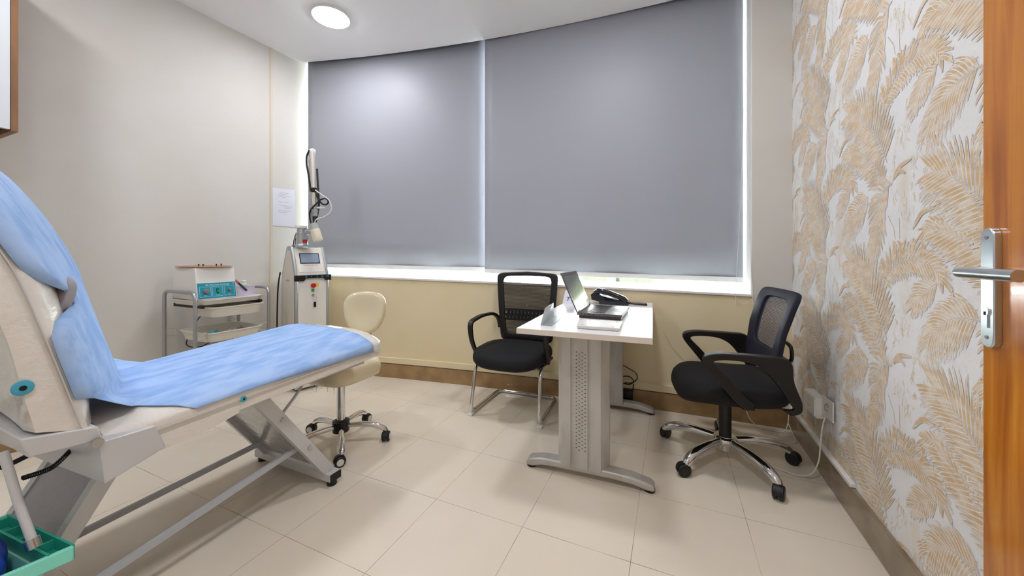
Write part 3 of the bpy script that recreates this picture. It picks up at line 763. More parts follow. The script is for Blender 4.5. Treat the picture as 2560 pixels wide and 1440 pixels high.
# ---------------------------------------------------------------- chairs
def caster(parent, p, ang, wheel_mat, hub_mat, r=.024, world=False):
    """twin wheel castor, its swivel at p (leg end), wheel trailing at angle ang"""
    c = V((p[0] + .012*cos(ang), p[1] + .012*sin(ang), r)); ax = V((-sin(ang), cos(ang), 0))
    mb = MB()
    for s_ in (-1, 1):
        o = c + ax*s_*.013; Mx = frame_M(o, (cos(ang), sin(ang), 0), (0, 0, 1)); Mx = Mx if True else Mx
        mb.m = 0; mb.lathe([(.004, -.009), (r*.86, -.009), (r, -.005), (r, .005), (r*.86, .009), (.004, .009)], Mx, 22)
        mb.m = 1
        q = o + ax*s_*.0092; mb.lathe([(.0005, -.0012), (r*.66, -.0012), (r*.66, .0012), (.0005, .0012)], frame_M(q, (cos(ang), sin(ang), 0), (0, 0, 1)), 18)
    mb.m = 0
    mb.cyl((p[0], p[1], r+.006), (p[0], p[1], r+.032), .009, 12)
    hood = []
    for k in range(9):
        a = R(-5) + R(200)*k/8
        hood.append((cos(a)*(r+.003), sin(a)*(r+.003)))
    pol = hood + [(x*.8, z*.8) for x, z in hood[::-1]]
    mb.prism(pol, lambda a, b, dd: c + V((cos(ang), sin(ang), 0))*a + V((0,0,1))*b + ax*dd, -.011, .011)
    return mb.build('castor', [wheel_mat, hub_mat], parent, angle=40)

def star_base(root, offs, rad, tube_r, hub_z, wheel_mat, hub_mat, drop, cr, name='base_leg', swiv=None):
    for i in range(5):
        a = offs + i*2*pi/5; c_, s_ = cos(a), sin(a)
        zt = hub_z
        pts = spline([(c_*.03, s_*.03, zt), (c_*rad*.45, s_*rad*.45, zt+.002), (c_*rad*.75, s_*rad*.75, zt-.008), (c_*rad*.93, s_*rad*.93, zt-.03), (c_*rad, s_*rad, zt-drop)], 6)
        n = len(pts); rr = [tube_r*(1.0 - .28*abs(2*k/(n-1)-.95)**1.5) for k in range(n)]
        lg = MB().tube(pts, rr, 14).build(name, M['chrome'], root, angle=60)
        caster(lg, (c_*rad, s_*rad), (swiv[i] if swiv else a + pi + .6*i), wheel_mat, hub_mat, cr)

# task chair (faces local -y)
tc_ = thing('task_chair', 'black swivel task chair with a navy mesh back, on chrome star base', 'chair', (.263, 2.25, 0), R(-82))
lo = R(82)     # world angle + lo = local angle
star_base(tc_, R(16) + lo, .322, .0245, .105, M['rubber'], M['black_plastic'], .052, .032, swiv=[R(a)+lo for a in (-30, 100, 60, 200, 250)])
MB().lathe([(.036, .055), (.036, .085), (.055, .09), (.06, .10), (.057, .120), (.046, .128), (.046, .13)]).build('hub', M['chrome'], tc_)
MB().lathe([(.025, .12), (.03, .122), (.03, .35), (.02, .352)]).build('gas_column', M['black_plastic'], tc_)
MB().box((-.10, -.13, .338), (.10, .12, .362)).build('mechanism', M['black_plastic'], tc_, bevel=.008)
seat_shift = lambda x, y: (-.03*max(0, (-y-.12)/.14)**2 + .012*max(0, (y-.1)/.15))
cushion(.50, .515, .362, .452, 3.6, .004, shift=seat_shift).build('seat', M['seat_black'], tc_, angle=70)
def backmap(a, b):      # a lateral, b 0..1 up : curved, leaning backrest
    z = .515 + .40*b
    y = .165 + .02*(1-b)**2 + .11*b**1.6 - .35*a*a
    return (a, y, z)
def ring2(w0, w1, e, n=48):
    # outline in (a,b) with width w0 at bottom, w1 at top
    o = []
    for x, y in squircle(2, 2, e, n): 
        b = .5 + y*.5; o.append((x*.5*(w0 + (w1-w0)*b), b))
    return o
def backrest(root, outer, inner, fm, frame_mat, mesh_mat, thick=.024, bmax=9):
    n = len(outer); mb = MB()
    ringsO = [V(fm(a, b)) for a, b in outer]; ringsI = [V(fm(a, b)) for a, b in inner]
    mb.grid([ringsO, [p.lerp(q, .5) for p, q in zip(ringsO, ringsI)], ringsI], True)
    fr = mb.build('backrest', frame_mat, root, solid=thick, bevel=.006, angle=60)
    mb = MB(); ca = sum(a for a, b in inner)/n; cb = sum(b for a, b in inner)/n
    mb.grid([[V(fm(ca + (a-ca)*k, min(bmax, cb + (b-cb)*k))) for a, b in inner] for k in (1.02, .8, .6, .4, .2, .02)], True)
    mb.build('mesh_panel', mesh_mat, fr, angle=80)
    return fr
outer = ring2(.40, .45, 9); inner = [(a*.66, .27 + (b-.0)*.62) for a, b in ring2(.40, .44, 7)]
fr = backrest(tc_, outer, inner, backmap, M['navy_mesh'], M['mesh_navy'])
# lumbar ring and support behind the back
MB().tube([(x*1.0, .255 - .35*x*x + .02, .60 + z) for x, z in squircle(.17, .09, 3, 30)], .009, 8, closed=True).build('lumbar_pad', M['black_plastic'], tc_, angle=60)
MB().tube(spline([(0, .06, .352), (0, .2, .358), (0, .262, .42), (0, .255, .56)], 6), .02, 10).build('back_support', M['black_plastic'], tc_)
for s_ in (-1, 1):
    # looped arm: flat section swept along a closed side profile (y, z)
    prof = [(.02, .37), (-.04, .42), (-.105, .50), (-.155, .565), (-.165, .600), (-.145, .622), (-.09, .632), (0, .632), (.10, .630), (.165, .626), (.195, .60), (.205, .52), (.235, .43), (.23, .385), (.19, .368)]
    inn = [(.055, .40), (.005, .44), (-.06, .515), (-.115, .572), (-.122, .588), (-.11, .596), (-.07, .602), (0, .600), (.05, .588), (.10, .555), (.15, .49), (.19, .425), (.205, .40), (.195, .392), (.165, .388)]
    po = spline([V((a, b, 0)) for a, b in prof], 4); pi_ = spline([V((a, b, 0)) for a, b in inn], 4)
    mb = MB(); X0 = s_*.268
    def aw(z): return .013 + .010*max(0, (z-.55)/.08)
    A = [V((X0 + aw(p.y), p.x, p.y)) for p in po]; B = [V((X0 - aw(p.y), p.x, p.y)) for p in po]
    C = [V((X0 + aw(p.y), q.x, q.y)) for p, q in zip(po, pi_)]; D_ = [V((X0 - aw(p.y), q.x, q.y)) for p, q in zip(po, pi_)]
    mb.grid([A, C, D_, B, A])
    k0 = [(A[0], B[0], D_[0], C[0])]; k1 = [(A[-1], B[-1], D_[-1], C[-1])]
    for q in (k0, k1): mb.add(q[0], [(0, 1, 2, 3)])
    mb.build('armrest', M['dark_plastic'], tc_, bevel=.004, angle=60)
    MB().bar((s_*.10, .03, .352), (s_*.262, .03, .378), .05, .014).build('arm_bracket', M['black_plastic'], tc_)

# visitor chair (faces -y)
vc = thing('visitor_chair', 'black visitor chair with chrome sled legs beside the left end of desk', 'chair', (-1.02, 2.36, 0), R(2))
for s_ in (-1, 1):
    pass
path = fillet([(-.225, -.02, .352), (-.235, -.135, .335), (-.247, -.19, .02), (-.235, .275, .016), (.235, .275, .016), (.247, -.19, .02), (.235, -.135, .335), (.225, -.02, .352)], .06, 8)
MB().tube(path, .0125, 14).build('sled_frame', M['chrome'], vc, angle=60)
for s_ in (-1, 1): MB().box((s_*.247-.018, -.205, 0), (s_*.247+.018, -.165, .010)).build('glide', M['white_plastic'], vc, bevel=.003)
mb = MB()
for s_ in (-1, 1): mb.bar((s_*.225, -.12, .352), (s_*.225, .16, .352), .03, .016)
mb.bar((-.225, .10, .352), (.225, .10, .352), .03, .014)
mb.build('seat_bracket', M['black_plastic'], vc, smooth=False)
cushion(.515, .50, .362, .448, 3.2, .004, M=Matrix.Translation((0, -.015, 0)), shift=lambda x, y: -.028*max(0, (-y-.1)/.15)**2).build('seat', M['seat_black'], vc, angle=70)
def vback(a, b):
    z = .43 + .52*b; y = .205 + .03*(1-b)**2 + .055*b - .25*a*a + .03
    return (a, y, z + (.016*(1-(a/.24)**2))*(b**6))
outer = ring2(.42, .505, 16); inner = [(a*.795 , .11 + b*.835) for a, b in ring2(.42, .505, 12)]
fr = backrest(vc, outer, inner, vback, M['dark_plastic'], M['mesh_grey'], .022, .865)
# open strip above the mesh is closed by the frame; slotted lumbar plate behind it
mb = MB(); zb, zt = .585, .675
cols = 11
for i in range(cols):
    x0 = -.165 + i*.33/cols; 
    for (za, zc, wd) in ((zb+.012, zb+.040, .021), (zb+.048, zt-.012, .021)):
        xo = 0 if (za < zb+.03) else .007
        mb.hexa([vadd for vadd in [(x0+xo, .262-.25*x0*x0+.0, za), (x0+xo+wd, .262-.25*x0*x0, za), (x0+xo+wd, .268-.25*x0*x0, za), (x0+xo, .268-.25*x0*x0, za)]],
                [(x0+xo, .262-.25*x0*x0, zc), (x0+xo+wd, .262-.25*x0*x0, zc), (x0+xo+wd, .268-.25*x0*x0, zc), (x0+xo, .268-.25*x0*x0, zc)])
for (za, zc) in ((zb, zb+.014), (zb+.036, zb+.052), (zt-.014, zt)):
    mb.grid([[V((-.185+.37*k/12, .263-.25*(-.185+.37*k/12)**2, z)) for k in range(13)] for z in (za, zc)])
    mb.grid([[V((-.185+.37*k/12, .267-.25*(-.185+.37*k/12)**2, z)) for k in range(13)] for z in (za, zc)])
mb.build('lumbar_plate', M['black_plastic'], vc, smooth=False)
for s_ in (-1, 1):
    cen = fillet([(s_*.262, -.055, .37), (s_*.272, -.13, .50), (s_*.276, -.145, .625), (s_*.276, .03, .645), (s_*.258, .200, .64), (s_*.236, .262, .60), (s_*.222, .262, .52)], .05, 6)
    mb = MB(); rings = []
    n = len(cen)
    for i, p in enumerate(cen):
        t = (cen[min(i+1, n-1)] - cen[max(i-1, 0)]).normalized(); sd = V((1, 0, 0)); u2 = sd.cross(t).normalized()
        wd = .021 - .006*abs(2*i/(n-1)-1)
        rings.append([p + sd*a + u2*b for a, b in squircle(2*wd, .022, 4, 16)])
    mb.loft(rings).build('armrest', M['dark_plastic'], vc, angle=50)

# ---------------------------------------------------------------- stool
st = thing('treatment_stool', 'cream vinyl wheeled stool with a small oval back, behind the bed end', 'stool', (-1.765, 1.54, 0), 0)
star_base(st, R(-40), .255, .0165, .10, M['rubber'], M['white_plastic'], .048, .027, swiv=[R(a) for a in (-120, -60, 100, 200, 240)])
MB().lathe([(.028, .065), (.045, .07), (.046, .13), (.032, .135), (.031, .136)]).build('hub', M['black_plastic'], st)
MB().lathe([(.020, .135), (.023, .137), (.023, .375), (.02, .376)]).build('gas_column', M['chrome'], st)
MB().lathe([(.026, .35), (.026, .385), (.02, .386)]).build('collar', M['black_plastic'], st)
cushion(.39, .37, .385, .480, 3.4, .008).build('seat', M['cream_vinyl'], st, angle=70)
Mb = Matrix.Translation((-.035, .215, .725)) @ Matrix.Rotation(R(30), 4, 'Z') @ Matrix.Rotation(R(82), 4, 'X')
rings = []
for sc_, z in ((.002, -.030), (.6, -.030), (.9, -.026), (1.0, -.012), (1.0, .012), (.95, .026), (.8, .028), (.5, .016), (.2, .010), (.002, .009)):
    rings.append([Mb @ V((x*sc_*(1.0 + .35*(y/.27)), y*sc_, z)) for x, y in squircle(.255, .27, 2.5, 40)])
MB().loft(rings).build('backrest', M['cream_vinyl'], st, angle=70)
MB().tube(spline([(0, .05, .376), (-.02, .19, .376), (-.045, .258, .43), (-.045, .262, .62), (-.045, .250, .68)], 6), .012, 10).build('back_bar', M['chrome'], st)
rr = random.Random(5)
tf_ = mat('torn_clear_film', (230, 226, 214), .15, alpha=.55)
for k in range(9):
    mb = MB()
    a = R(200 + k*13); x, y = .165*cos(a), .15*sin(a); L = rr.uniform(.02, .05)
    mb.grid([[V((x-.012, y, .388)), V((x+.012, y, .388))], [V((x-.008, y+.004, .388-L*.6)), V((x+.006, y-.004, .388-L*.6))], [V((x-.002, y, .388-L)), V((x+.003, y, .388-L))]])
    mb.build('film_shred', tf_, st)

# ---------------------------------------------------------------- treatment bed
bd = thing('treatment_bed', 'ivory film wrapped treatment bed with raised backrest on grey X legs', 'bed', (-1.75, .8, 0))
def xn(y): return -1.455 + .092*(y-.46)            # near long edge
XF = -2.12
def zr(y): return .578 + .074*(y-.45)              # rim height, rising slightly to the foot
YF = 1.475
def bed_section(y, drop, inset=0):
    n_ = xn(y); z = zr(y); w_ = n_ - XF
    pts = [(n_-.004, z-drop), (n_, z-.012), (n_-.006, z), (n_-.03, z+.012), (n_-.10, z+.034), (n_-.20, z+.047), (n_-w_*.5, z+.052), (XF+.16, z+.047), (XF+.07, z+.030), (XF+.02, z+.010), (XF, z-.01), (XF+.004, z-drop)]
    return pts
rows = []
ysec = [.475 + i*(YF-.475-.10)/16 for i in range(17)]
for y in ysec: rows.append([V((a, y, b)) for a, b in bed_section(y, .070)])
cxm = (xn(YF)+XF)/2
for k in range(1, 7):                                   # rounded foot end
    a = pi/2*k/6; y = YF-.10 + .10*sin(a); sh = 1 - .13*(1-cos(a)); dz = -.012*(1-cos(a))
    rows.append([V((cxm + (p-cxm)*sh, y, q + dz if q > zr(y)-.03 else q)) for p, q in bed_section(y, .070)])
mb = MB().loft(rows); mb.build('mattress', M['bed_vinyl'], bd, angle=60)
# rim seam and deep hip-side apron
mb = MB()
def apr(y, z0, z1, out): return [V((xn(y)+out, y, z0)), V((xn(y)+out, y, z1))]
mb.grid([[V((xn(y)+.004, y, zr(y)-.05)) for y in (.50, .6, .7, .8)], [V((xn(y)+.003, y, zr(y)-.095+(.02 if y > .75 else 0))) for y in (.50, .6, .7, .8)]])
mb.build('side_apron', M['bed_vinyl'], bd, solid=.006, smooth=False)
mb = MB().tube([(xn(y)+.003, y, zr(y)-.030) for y in [.47+i*.05 for i in range(20)]], .0022, 6); mb.build('piping', M['hem'], bd)
MB().hexa([(XF+.06, .50, .525), (-1.46, .50, .525), (-1.40, 1.36, .555), (XF+.06, 1.36, .555)], [(XF+.06, .50, .545), (-1.46, .50, .545), (-1.40, 1.36, .578), (XF+.06, 1.36, .578)]).build('under_frame', M['bed_metal'], bd, smooth=False)
# hip box under the hinge
MB().hexa([(-1.418, .462, .466), (-1.432, .60, .498), (-2.05, .60, .498), (-2.05, .42, .466)], [(-1.418, .452, .585), (-1.432, .575, .575), (-2.05, .575, .575), (-2.05, .42, .585)]).build('hip_box', M['bed_metal'], bd, bevel=.003)
MB().cyl((-1.42, .447, .588), (-1.408, .447, .588), .012).build('hinge_bolt', M['steel'], bd)
# button caps
def button(parent, p, nrm, r=.019):
    Mx = frame_M(p, V(nrm).orthogonal(), V(nrm).cross(V(nrm).orthogonal()))
    b = MB().lathe([(.0005, -.002), (r, -.002), (r, .001), (r*.8, .003), (.0005, .003)], Mx); b.m = 1; b.lathe([(.0005, .003), (r*.34, .003), (r*.34, .0042), (.0005, .0042)], Mx)
    b.build('button_cap', [M['turq_btn'], M['hole']], parent)
button(bd, (xn(.815)+.003, .815, .572), (1, 0, 0), .011)
# raised backrest: side profile (y,z); bulges forward towards its middle
fprof = [(.448, .625), (.418, .75), (.384, .885), (.345, 1.03), (.31, 1.12), (.262, 1.22), (.205, 1.31), (.165, 1.345)]
bprof = [(.335, .655), (.315, .76), (.293, .887), (.262, 1.00), (.225, 1.09), (.178, 1.19), (.13, 1.28), (.115, 1.325)]
def bulge(x):
    t = (x - (-1.43)) / (XF + 1.43)                # 0 near .. 1 far
    t = max(0, min(1, t)); return .195 * (math.sin(pi*min(1, t*.62))**.8)
nx_ = 15
rows = []
fs_ = spline([V((a, b, 0)) for a, b in fprof], 4); bs_ = spline([V((a, b, 0)) for a, b in bprof], 4)
for f_, b_ in zip(fs_, bs_):
    up = min(1, (f_.y-.60)/.25); r_ = []
    zmix = .25 + .75*max(0, min(1, (f_.y-.62)/.15))
    for k in range(nx_):
        x = -1.432 + (XF+.01+1.432)*k/(nx_-1); e = .012 if k in (0, nx_-1) else 0
        r_.append(V((x, f_.x + bulge(x)*.78*zmix - e, f_.y)))
    for k in range(nx_-1, -1, -1):
        x = -1.432 + (XF+.01+1.432)*k/(nx_-1); e = .012 if k in (0, nx_-1) else 0
        r_.append(V((x, b_.x + bulge(x)*.5*zmix + e, b_.y)))
    rows.append(r_)
bk = MB().loft(rows).build('backrest', M['bed_vinyl'], bd, angle=60)
mb = MB().tube([(-1.4285, p.x-.022, p.y) for p in fs_], .0022, 6); mb.build('piping', M['hem'], bk)
button(bk, (-1.427, .327, .773), (1, .0, .0), .018)
MB().hexa([(-1.425, .335, .600), (-1.425, .462, .588), (-2.05, .462, .588), (-2.05, .335, .600)], [(-1.425, .322, .652), (-1.425, .452, .628), (-2.05, .452, .628), (-2.05, .322, .652)]).build('backrest_rail', M['bed_metal'], bd, bevel=.004)
# foot-end leg: two rails and a film wrapped panel
for x in (-1.51, -1.955):
    MB().hexa([(x-.016, 1.262, .075), (x+.016, 1.262, .075), (x+.016, 1.215, .055), (x-.016, 1.215, .055)], [(x-.016, .945, .530), (x+.016, .945, .530), (x+.016, .898, .510), (x-.016, .898, .510)]).build('leg_rail', M['bed_metal'], bd, smooth=False)
MB().hexa([(-1.94, 1.232, .085), (-1.525, 1.232, .085), (-1.525, 1.222, .08), (-1.94, 1.222, .08)], [(-1.94, .928, .525), (-1.525, .928, .525), (-1.525, .918, .52), (-1.94, .918, .52)]).build('leg_panel', M['bed_film'], bd)
for z, y in ((.226, 1.135), (.40, 1.01)): MB().cyl((-1.498, y, z), (-1.489, y, z), .010).build('pivot_bolt', M['steel'], bd)
def footbar(y, x0, x1):
    fb = MB().box((x0, y-.030, .026), (x1, y+.030, .062)); fb.m = 1
    fb.box((x0-.004, y-.030, .026), (x0, y+.030, .062)); fb.box((x1, y-.030, .026), (x1+.004, y+.030, .062))
    f = fb.build('foot_bar', [M['bed_metal'], M['rubber']], bd, bevel=.003)
    for x in (x0+.02, x1-.025): MB().cyl((x, y, 0), (x, y, .028), .022).build('foot_pad', M['rubber'], f)
footbar(1.245, -2.02, -1.462)
footbar(.325, -2.02, -1.51)
# head-end leg
for x in (-1.62, -1.955):
    MB().hexa([(x-.016, .302, .055), (x+.016, .302, .055), (x+.016, .348, .055), (x-.016, .348, .055)], [(x-.016, .568, .515), (x+.016, .568, .515), (x+.016, .614, .505), (x-.016, .614, .505)]).build('leg_rail', M['bed_metal'], bd, smooth=False)
MB().hexa([(-1.94, .318, .08), (-1.636, .318, .08), (-1.636, .328, .075), (-1.94, .328, .075)], [(-1.94, .575, .515), (-1.636, .575, .515), (-1.636, .585, .51), (-1.94, .585, .51)]).build('leg_panel', M['bed_dark'], bd)
# long lower rods
MB().bar((-1.545, 1.125, .225), (-1.545, .345, .118), .014, .022).build('lower_rod', M['rod'], bd)
MB().bar((-1.90, 1.165, .145), (-1.90, .36, .106), .014, .022).build('lower_rod', M['rod'], bd)
MB().tube(fillet([(-1.505, .995, .405), (-1.53, 1.10, .475), (-1.57, 1.20, .548)], .02), .006, 8).build('footrest_strut', M['rod'], bd)
MB().tube([(-1.78, 1.12, .515), (-1.55, 1.19, .50)], .007, 8).build('cross_rod', M['alu'], bd)
# coiled black leads under the hinge
for (p0, p1, p2) in (((-1.585, .450, .532), (-1.576, .411, .503), (-1.590, .365, .496)), ((-1.70, .40, .515), (-1.70, .36, .505), (-1.72, .31, .50))):
    b_ = spline([p0, p1, p2], 70); pts = []
    for i, p in enumerate(b_):
        a = i*2*pi/5; pts.append(p + V((0.006*cos(a), .002*cos(a), .006*sin(a))))
    MB().tube(pts, .0016, 5).build('coiled_lead', M['wire_black'], bd)
# actuator pipe at the head end
MB().tube([(-1.535, .322, .60), (-1.49, .336, .47), (-1.45, .349, .375)], .009, 12).build('actuator_pipe', M['bed_metal'], bd)
MB().cyl((-1.456, .347, .388), (-1.448, .350, .366), .013).build('pipe_flange', M['steel'], bd)
for o in list(bd.children_recursive):
    if o.parent == bd: o.matrix_parent_inverse = wm(bd).inverted()

# blue disposable sheet lying over the bed
mb = MB(); rows = []
fr_ = [p for p in fs_ if p.y > .70][::-1]
rs = random.Random(11)
tt = [k/26 for k in range(27)]
def near_edge_back(z):          # the sheet draws back from the edge beside the pillow gap
    return -1.43 - .085*math.exp(-((z-.975)/.05)**2)
def far_b(x): return bulge(x)
for p in fr_:
    r_ = []
    for u in tt:
        x0 = near_edge_back(p.y); x = x0 + (XF-.02-x0)*u
        r_.append(V((x, p.x + bulge(x) + .010 + .004*sin(9*u + p.y*8), p.y)))
    wr_ = math.exp(-((p.y-.975)/.06)**2)
    r_ = [V((r_[0].x + .006*(1-wr_), p.x - .016*(1-wr_) + wr_*(r_[0].y-p.x), p.y))] + r_
    rows.append(r_)
last = rows[-1][1:]
INS0 = .085
base = [(.47, None), (.52, None), (.58, None)]
for j in range(1, 6):             # bridging curve down to the seat
    s_ = j/6; r_ = []
    for u, q in zip(tt, last):
        xs0 = -1.445 - (INS0-.02)*s_**.6; x = xs0 + (XF-.02-xs0)*u
        yend = .57 + .20*min(1, u*1.6); zend = sheet_z = None
        y1 = yend; n_ = xn(y1)
        dn = n_ - x
        zend = zr(y1) + .006 + .052*max(0, min(1, dn/.2))**.6
        c1 = V((x, q.y + .012, .70 + .02*u)); p3 = V((x, y1, zend)); c2 = V((x, y1 - .10, zend+.004))
        a = 1-s_
        st_ = max(0, 1-u*5); y_ = a**3*q.y + 3*a*a*s_*(q.y+.025) + 3*a*s_*s_*(y1-.10) + s_**3*y1; y_ = y_*(1-st_) + st_*(q.y + (y1-q.y)*s_)
        z_ = a**3*q.z + 3*a*a*s_*(q.z-.09) + 3*a*s_*s_*(zend+.006) + s_**3*zend; z_ = z_*(1-st_) + st_*(q.z + (zend-q.z)*s_)
        r_.append(V((x, y_, z_)))
    rows.append(r_)
def surf(y, x):
    pr = bed_section(y, .06)[1:10]
    if x >= pr[0][0]: return pr[0][1]
    for (a0, b0), (a1, b1) in zip(pr[:-1], pr[1:]):
        if a1 <= x <= a0: return b0 + (b1-b0)*((x-a0)/(a1-a0) if abs(a1-a0) > 1e-6 else 0)
    return pr[-1][1]
for j in range(24):
    v = j/23; r_ = []
    def Yr(u): return (.57 + .20*min(1, u*1.6)) * (1-v) + (1.415 - .03*(1-u))*v
    ins = INS0*max(0, 1-v/.13)**1.2
    y = Yr(0); n_ = xn(y); z = zr(y); drop = .032*max(0, v-.35)/.65
    if ins < .012:
        r_ = [V((n_+.006, y, z-.006-drop)), V((n_+.006, y, z-.004)), V((n_-.004, y, z+.007)), V((n_-.032, y, z+.019))]
        xst = n_-.045
    else:
        x0 = n_ - ins
        r_ = [V((x0-d_, y, surf(y, x0-d_)+.006)) for d_ in (0, .004, .01, .02)]; xst = x0-.032
    for k in range(24):
        u = k/23; x = xst + (XF+.004-xst)*u; y = Yr(max(0, (n_-x)/(n_-XF)))
        r_.append(V((x, y, surf(y, x) + .007 + .0015*sin(u*40 + v*11))))
    rows.append(r_)
rows = [([r[0] + (r[0]-r[1]).normalized()*.002] + r if len(r) == len(tt) else r) for r in rows]
sh = mb.grid(rows).build('bed_sheet', M['blue_sheet'], solid=.0016, angle=80)
tag(sh, 'light blue disposable sheet draped over the treatment bed', 'sheet')
# grey pillow peeping through the gap beside the sheet
mb = cushion(.17, .13, -.012, .012, 2.6, .006, M=Matrix.Translation((-1.575, .402, .975)) @ Matrix.Rotation(R(14), 4, 'Z') @ Matrix.Rotation(R(74), 4, 'X'))
tag(mb.build('head_pillow', mat('grey_pillow_cloth', (150, 148, 152), .8, bump=(20, .5)), angle=70), 'small grey pillow showing in the gap of the blue sheet on the backrest', 'pillow')

# turquoise bin with a blue bag in front of the head-end leg
t = thing('waste_bin', 'turquoise plastic bin with a ribbed rim under the bed head', 'bin', (-1.57, .26, 0))
zt_ = .352
def wallbar(a, b, th, z0, z1):
    m_ = MB(); a, b = V((*a, 0)), V((*b, 0)); d_ = (b-a).normalized(); n__ = V((-d_.y, d_.x, 0))*th/2
    m_.hexa([a+n__+V((0,0,z0)), b+n__+V((0,0,z0)), b-n__+V((0,0,z0)), a-n__+V((0,0,z0))], [a+n__+V((0,0,z1)), b+n__+V((0,0,z1)), b-n__+V((0,0,z1)), a-n__+V((0,0,z1))]); return m_
c1_, c2_, c3_, c4_ = (-1.398, .400), (-1.440, .150), (-1.76, .125), (-1.735, .372)
front = wallbar(c1_, c2_, .012, zt_-.036, zt_); front.build('front_rim', M['turq'], t, world=True, bevel=.003)
mb = MB()
for a, b in ((c1_, c4_), ((-1.405, .362), (-1.735, .334))):
    w__ = wallbar(a, b, .005, zt_-.034, zt_); mb.add(w__.v, w__.f)
for k in range(5):
    f_ = .02 + k*.24; p_ = V((*c1_, 0)).lerp(V((*c4_, 0)), f_); w__ = wallbar((p_.x, p_.y), (p_.x-.003, p_.y-.038), .005, zt_-.032, zt_-.006); mb.add(w__.v, w__.f)
w__ = MB().hexa([(-1.40, .360, zt_-.036), (-1.40, .402, zt_-.036), (-1.735, .374, zt_-.036), (-1.735, .332, zt_-.036)], [(-1.40, .360, zt_-.031), (-1.40, .402, zt_-.031), (-1.735, .374, zt_-.031), (-1.735, .332, zt_-.031)]); mb.add(w__.v, w__.f)
mb.build('ribbed_rim', M['green_deep'], t, world=True, smooth=False)
mb = MB()
ringo = [(.292 + .040*cos(2*pi*k/28), zt_-.040 + .030*sin(2*pi*k/28)) for k in range(28)]
mb.tube([(-1.406 + (a-.375)*.168, a, b) for a, b in ringo], .006, 8, closed=True); mb.build('hand_hole_ring', M['turq'], t, world=True)
q4 = [(-1.408, .356), (-1.440, .155), (-1.755, .13), (-1.735, .33)]; bq = [(-1.475, .275), (-1.49, .175), (-1.70, .16), (-1.695, .272)]
mb = MB(); vs = [(x, y, zt_-.034) for x, y in q4] + [(x, y, .004) for x, y in bq]
vi = [(x*.985-1.57*.015, y*.97+.25*.03, zt_-.034) for x, y in q4] + [(x*.985-1.57*.015, y*.97+.22*.03, .010) for x, y in bq]
mb.add(vs + vi, [(0,1,5,4), (1,2,6,5), (2,3,7,6), (3,0,4,7), (4,5,6,7), (8,9,13,12), (9,10,14,13), (10,11,15,14), (11,8,12,15), (12,13,14,15), (0,1,9,8), (1,2,10,9), (2,3,11,10), (3,0,8,11)])
for a, b in ((c2_, c3_), (c3_, c4_)):
    w__ = wallbar(a, b, .008, zt_-.036, zt_); mb.add(w__.v, w__.f)
mb.build('body', M['turq'], t, world=True, smooth=False)
mb = MB(); rows = []; rr = random.Random(9)
cb_ = V((-1.574, .247, 0))
for i, (sc_, z) in enumerate(((.02, .03), (.55, .03), (.62, .12), (.74, .22), (.86, .31), (.90, .355), (.74, .385), (.45, .40), (.2, .39), (.02, .38))):
    rows.append([V((cb_.x + .150*sc_*(1 + (.06*sin(5*k+i) if i > 4 else 0))*math.copysign(abs(cos(2*pi*k/28))**.7, cos(2*pi*k/28)), cb_.y + .090*sc_*math.copysign(abs(sin(2*pi*k/28))**.7, sin(2*pi*k/28)), z + (rr.uniform(-.012, .012) if i > 4 else 0))) for k in range(28)])
tag(mb.loft(rows).build('waste_bag', M['blue_bag'], angle=80), 'royal blue plastic bag standing in the turquoise bin', 'bag')

# ---------------------------------------------------------------- trolley
tr = thing('trolley', 'grey tube trolley with ivory trays against the left wall', 'trolley', (-3.04, 1.58, 0))
xf, xk, ya, yb = -2.855, -3.235, 1.345, 1.82
for y in (ya, yb):
    pth = fillet([(xf, y, .05), (xf, y, .845), (xk, y, .845), (xk, y, .05)], .055, 8)
    MB().tube(pth, .0115, 12).build('end_frame', M['alu'], tr, world=True, angle=60)
for x in (xf, xk):
    for y in (ya, yb): caster(tr, (x, y), R(30), M['rubber'], M['white_plastic'], .025).matrix_parent_inverse = wm(tr).inverted()
def traymb(x0, x1, y0, y1, zt, dep, fl, th=.004):
    mb = MB(); cx, cy = (x0+x1)/2, (y0+y1)/2
    def ring(w_, d_, z): return [V((cx+a, cy+b, z)) for a, b in squircle(w_, d_, 9, 40)]
    w_, d_ = x1-x0, y1-y0
    return mb.loft([ring(w_+fl, d_+fl, zt-.004), ring(w_+fl, d_+fl, zt), ring(w_-.006, d_-.006, zt), ring(w_-.035, d_-.035, zt-dep+th), ring((w_-.04)*.5, (d_-.04)*.5, zt-dep+th), ring(.01, .01, zt-dep+th)], cap=True) if False else \
           mb.loft([ring(.01, .01, zt-dep), ring(w_-.035, d_-.035, zt-dep), ring(w_-.004, d_-.004, zt-.008), ring(w_+fl, d_+fl, zt-.006), ring(w_+fl, d_+fl, zt), ring(w_-.008, d_-.008, zt), ring(w_-.042, d_-.042, zt-dep+th), ring(.01, .01, zt-dep+th)])
traymb(xk+.016, xf-.014, ya+.016, yb-.016, .790, .036, .006).build('top_shelf', M['tray'], tr, world=True, bevel=.002)
traymb(xk+.02, xf+.03, ya+.085, yb-.045, .738, .07, .012).build('upper_tray', M['tray'], tr, world=True)
traymb(xk+.03, xf+.015, ya+.065, yb-.045, .565, .065, .012).build('lower_tray', M['tray'], tr, world=True)
traymb(xk+.03, xf+.015, ya+.065, yb-.045, .36, .065, .012).build('bottom_tray', M['tray'], tr, world=True)
for z in (.555, .35):
    for y, s_ in ((ya, 1), (yb, -1)):
        for x in (xf, xk):
            MB().tube(fillet([(x, y, z+.02), (x, y+s_*.065, z+.02), (x, y+s_*.065, z-.03), (x, y, z-.03)], .008, 4), .0028, 8).build('tray_hanger', M['chrome'], tr, world=True)
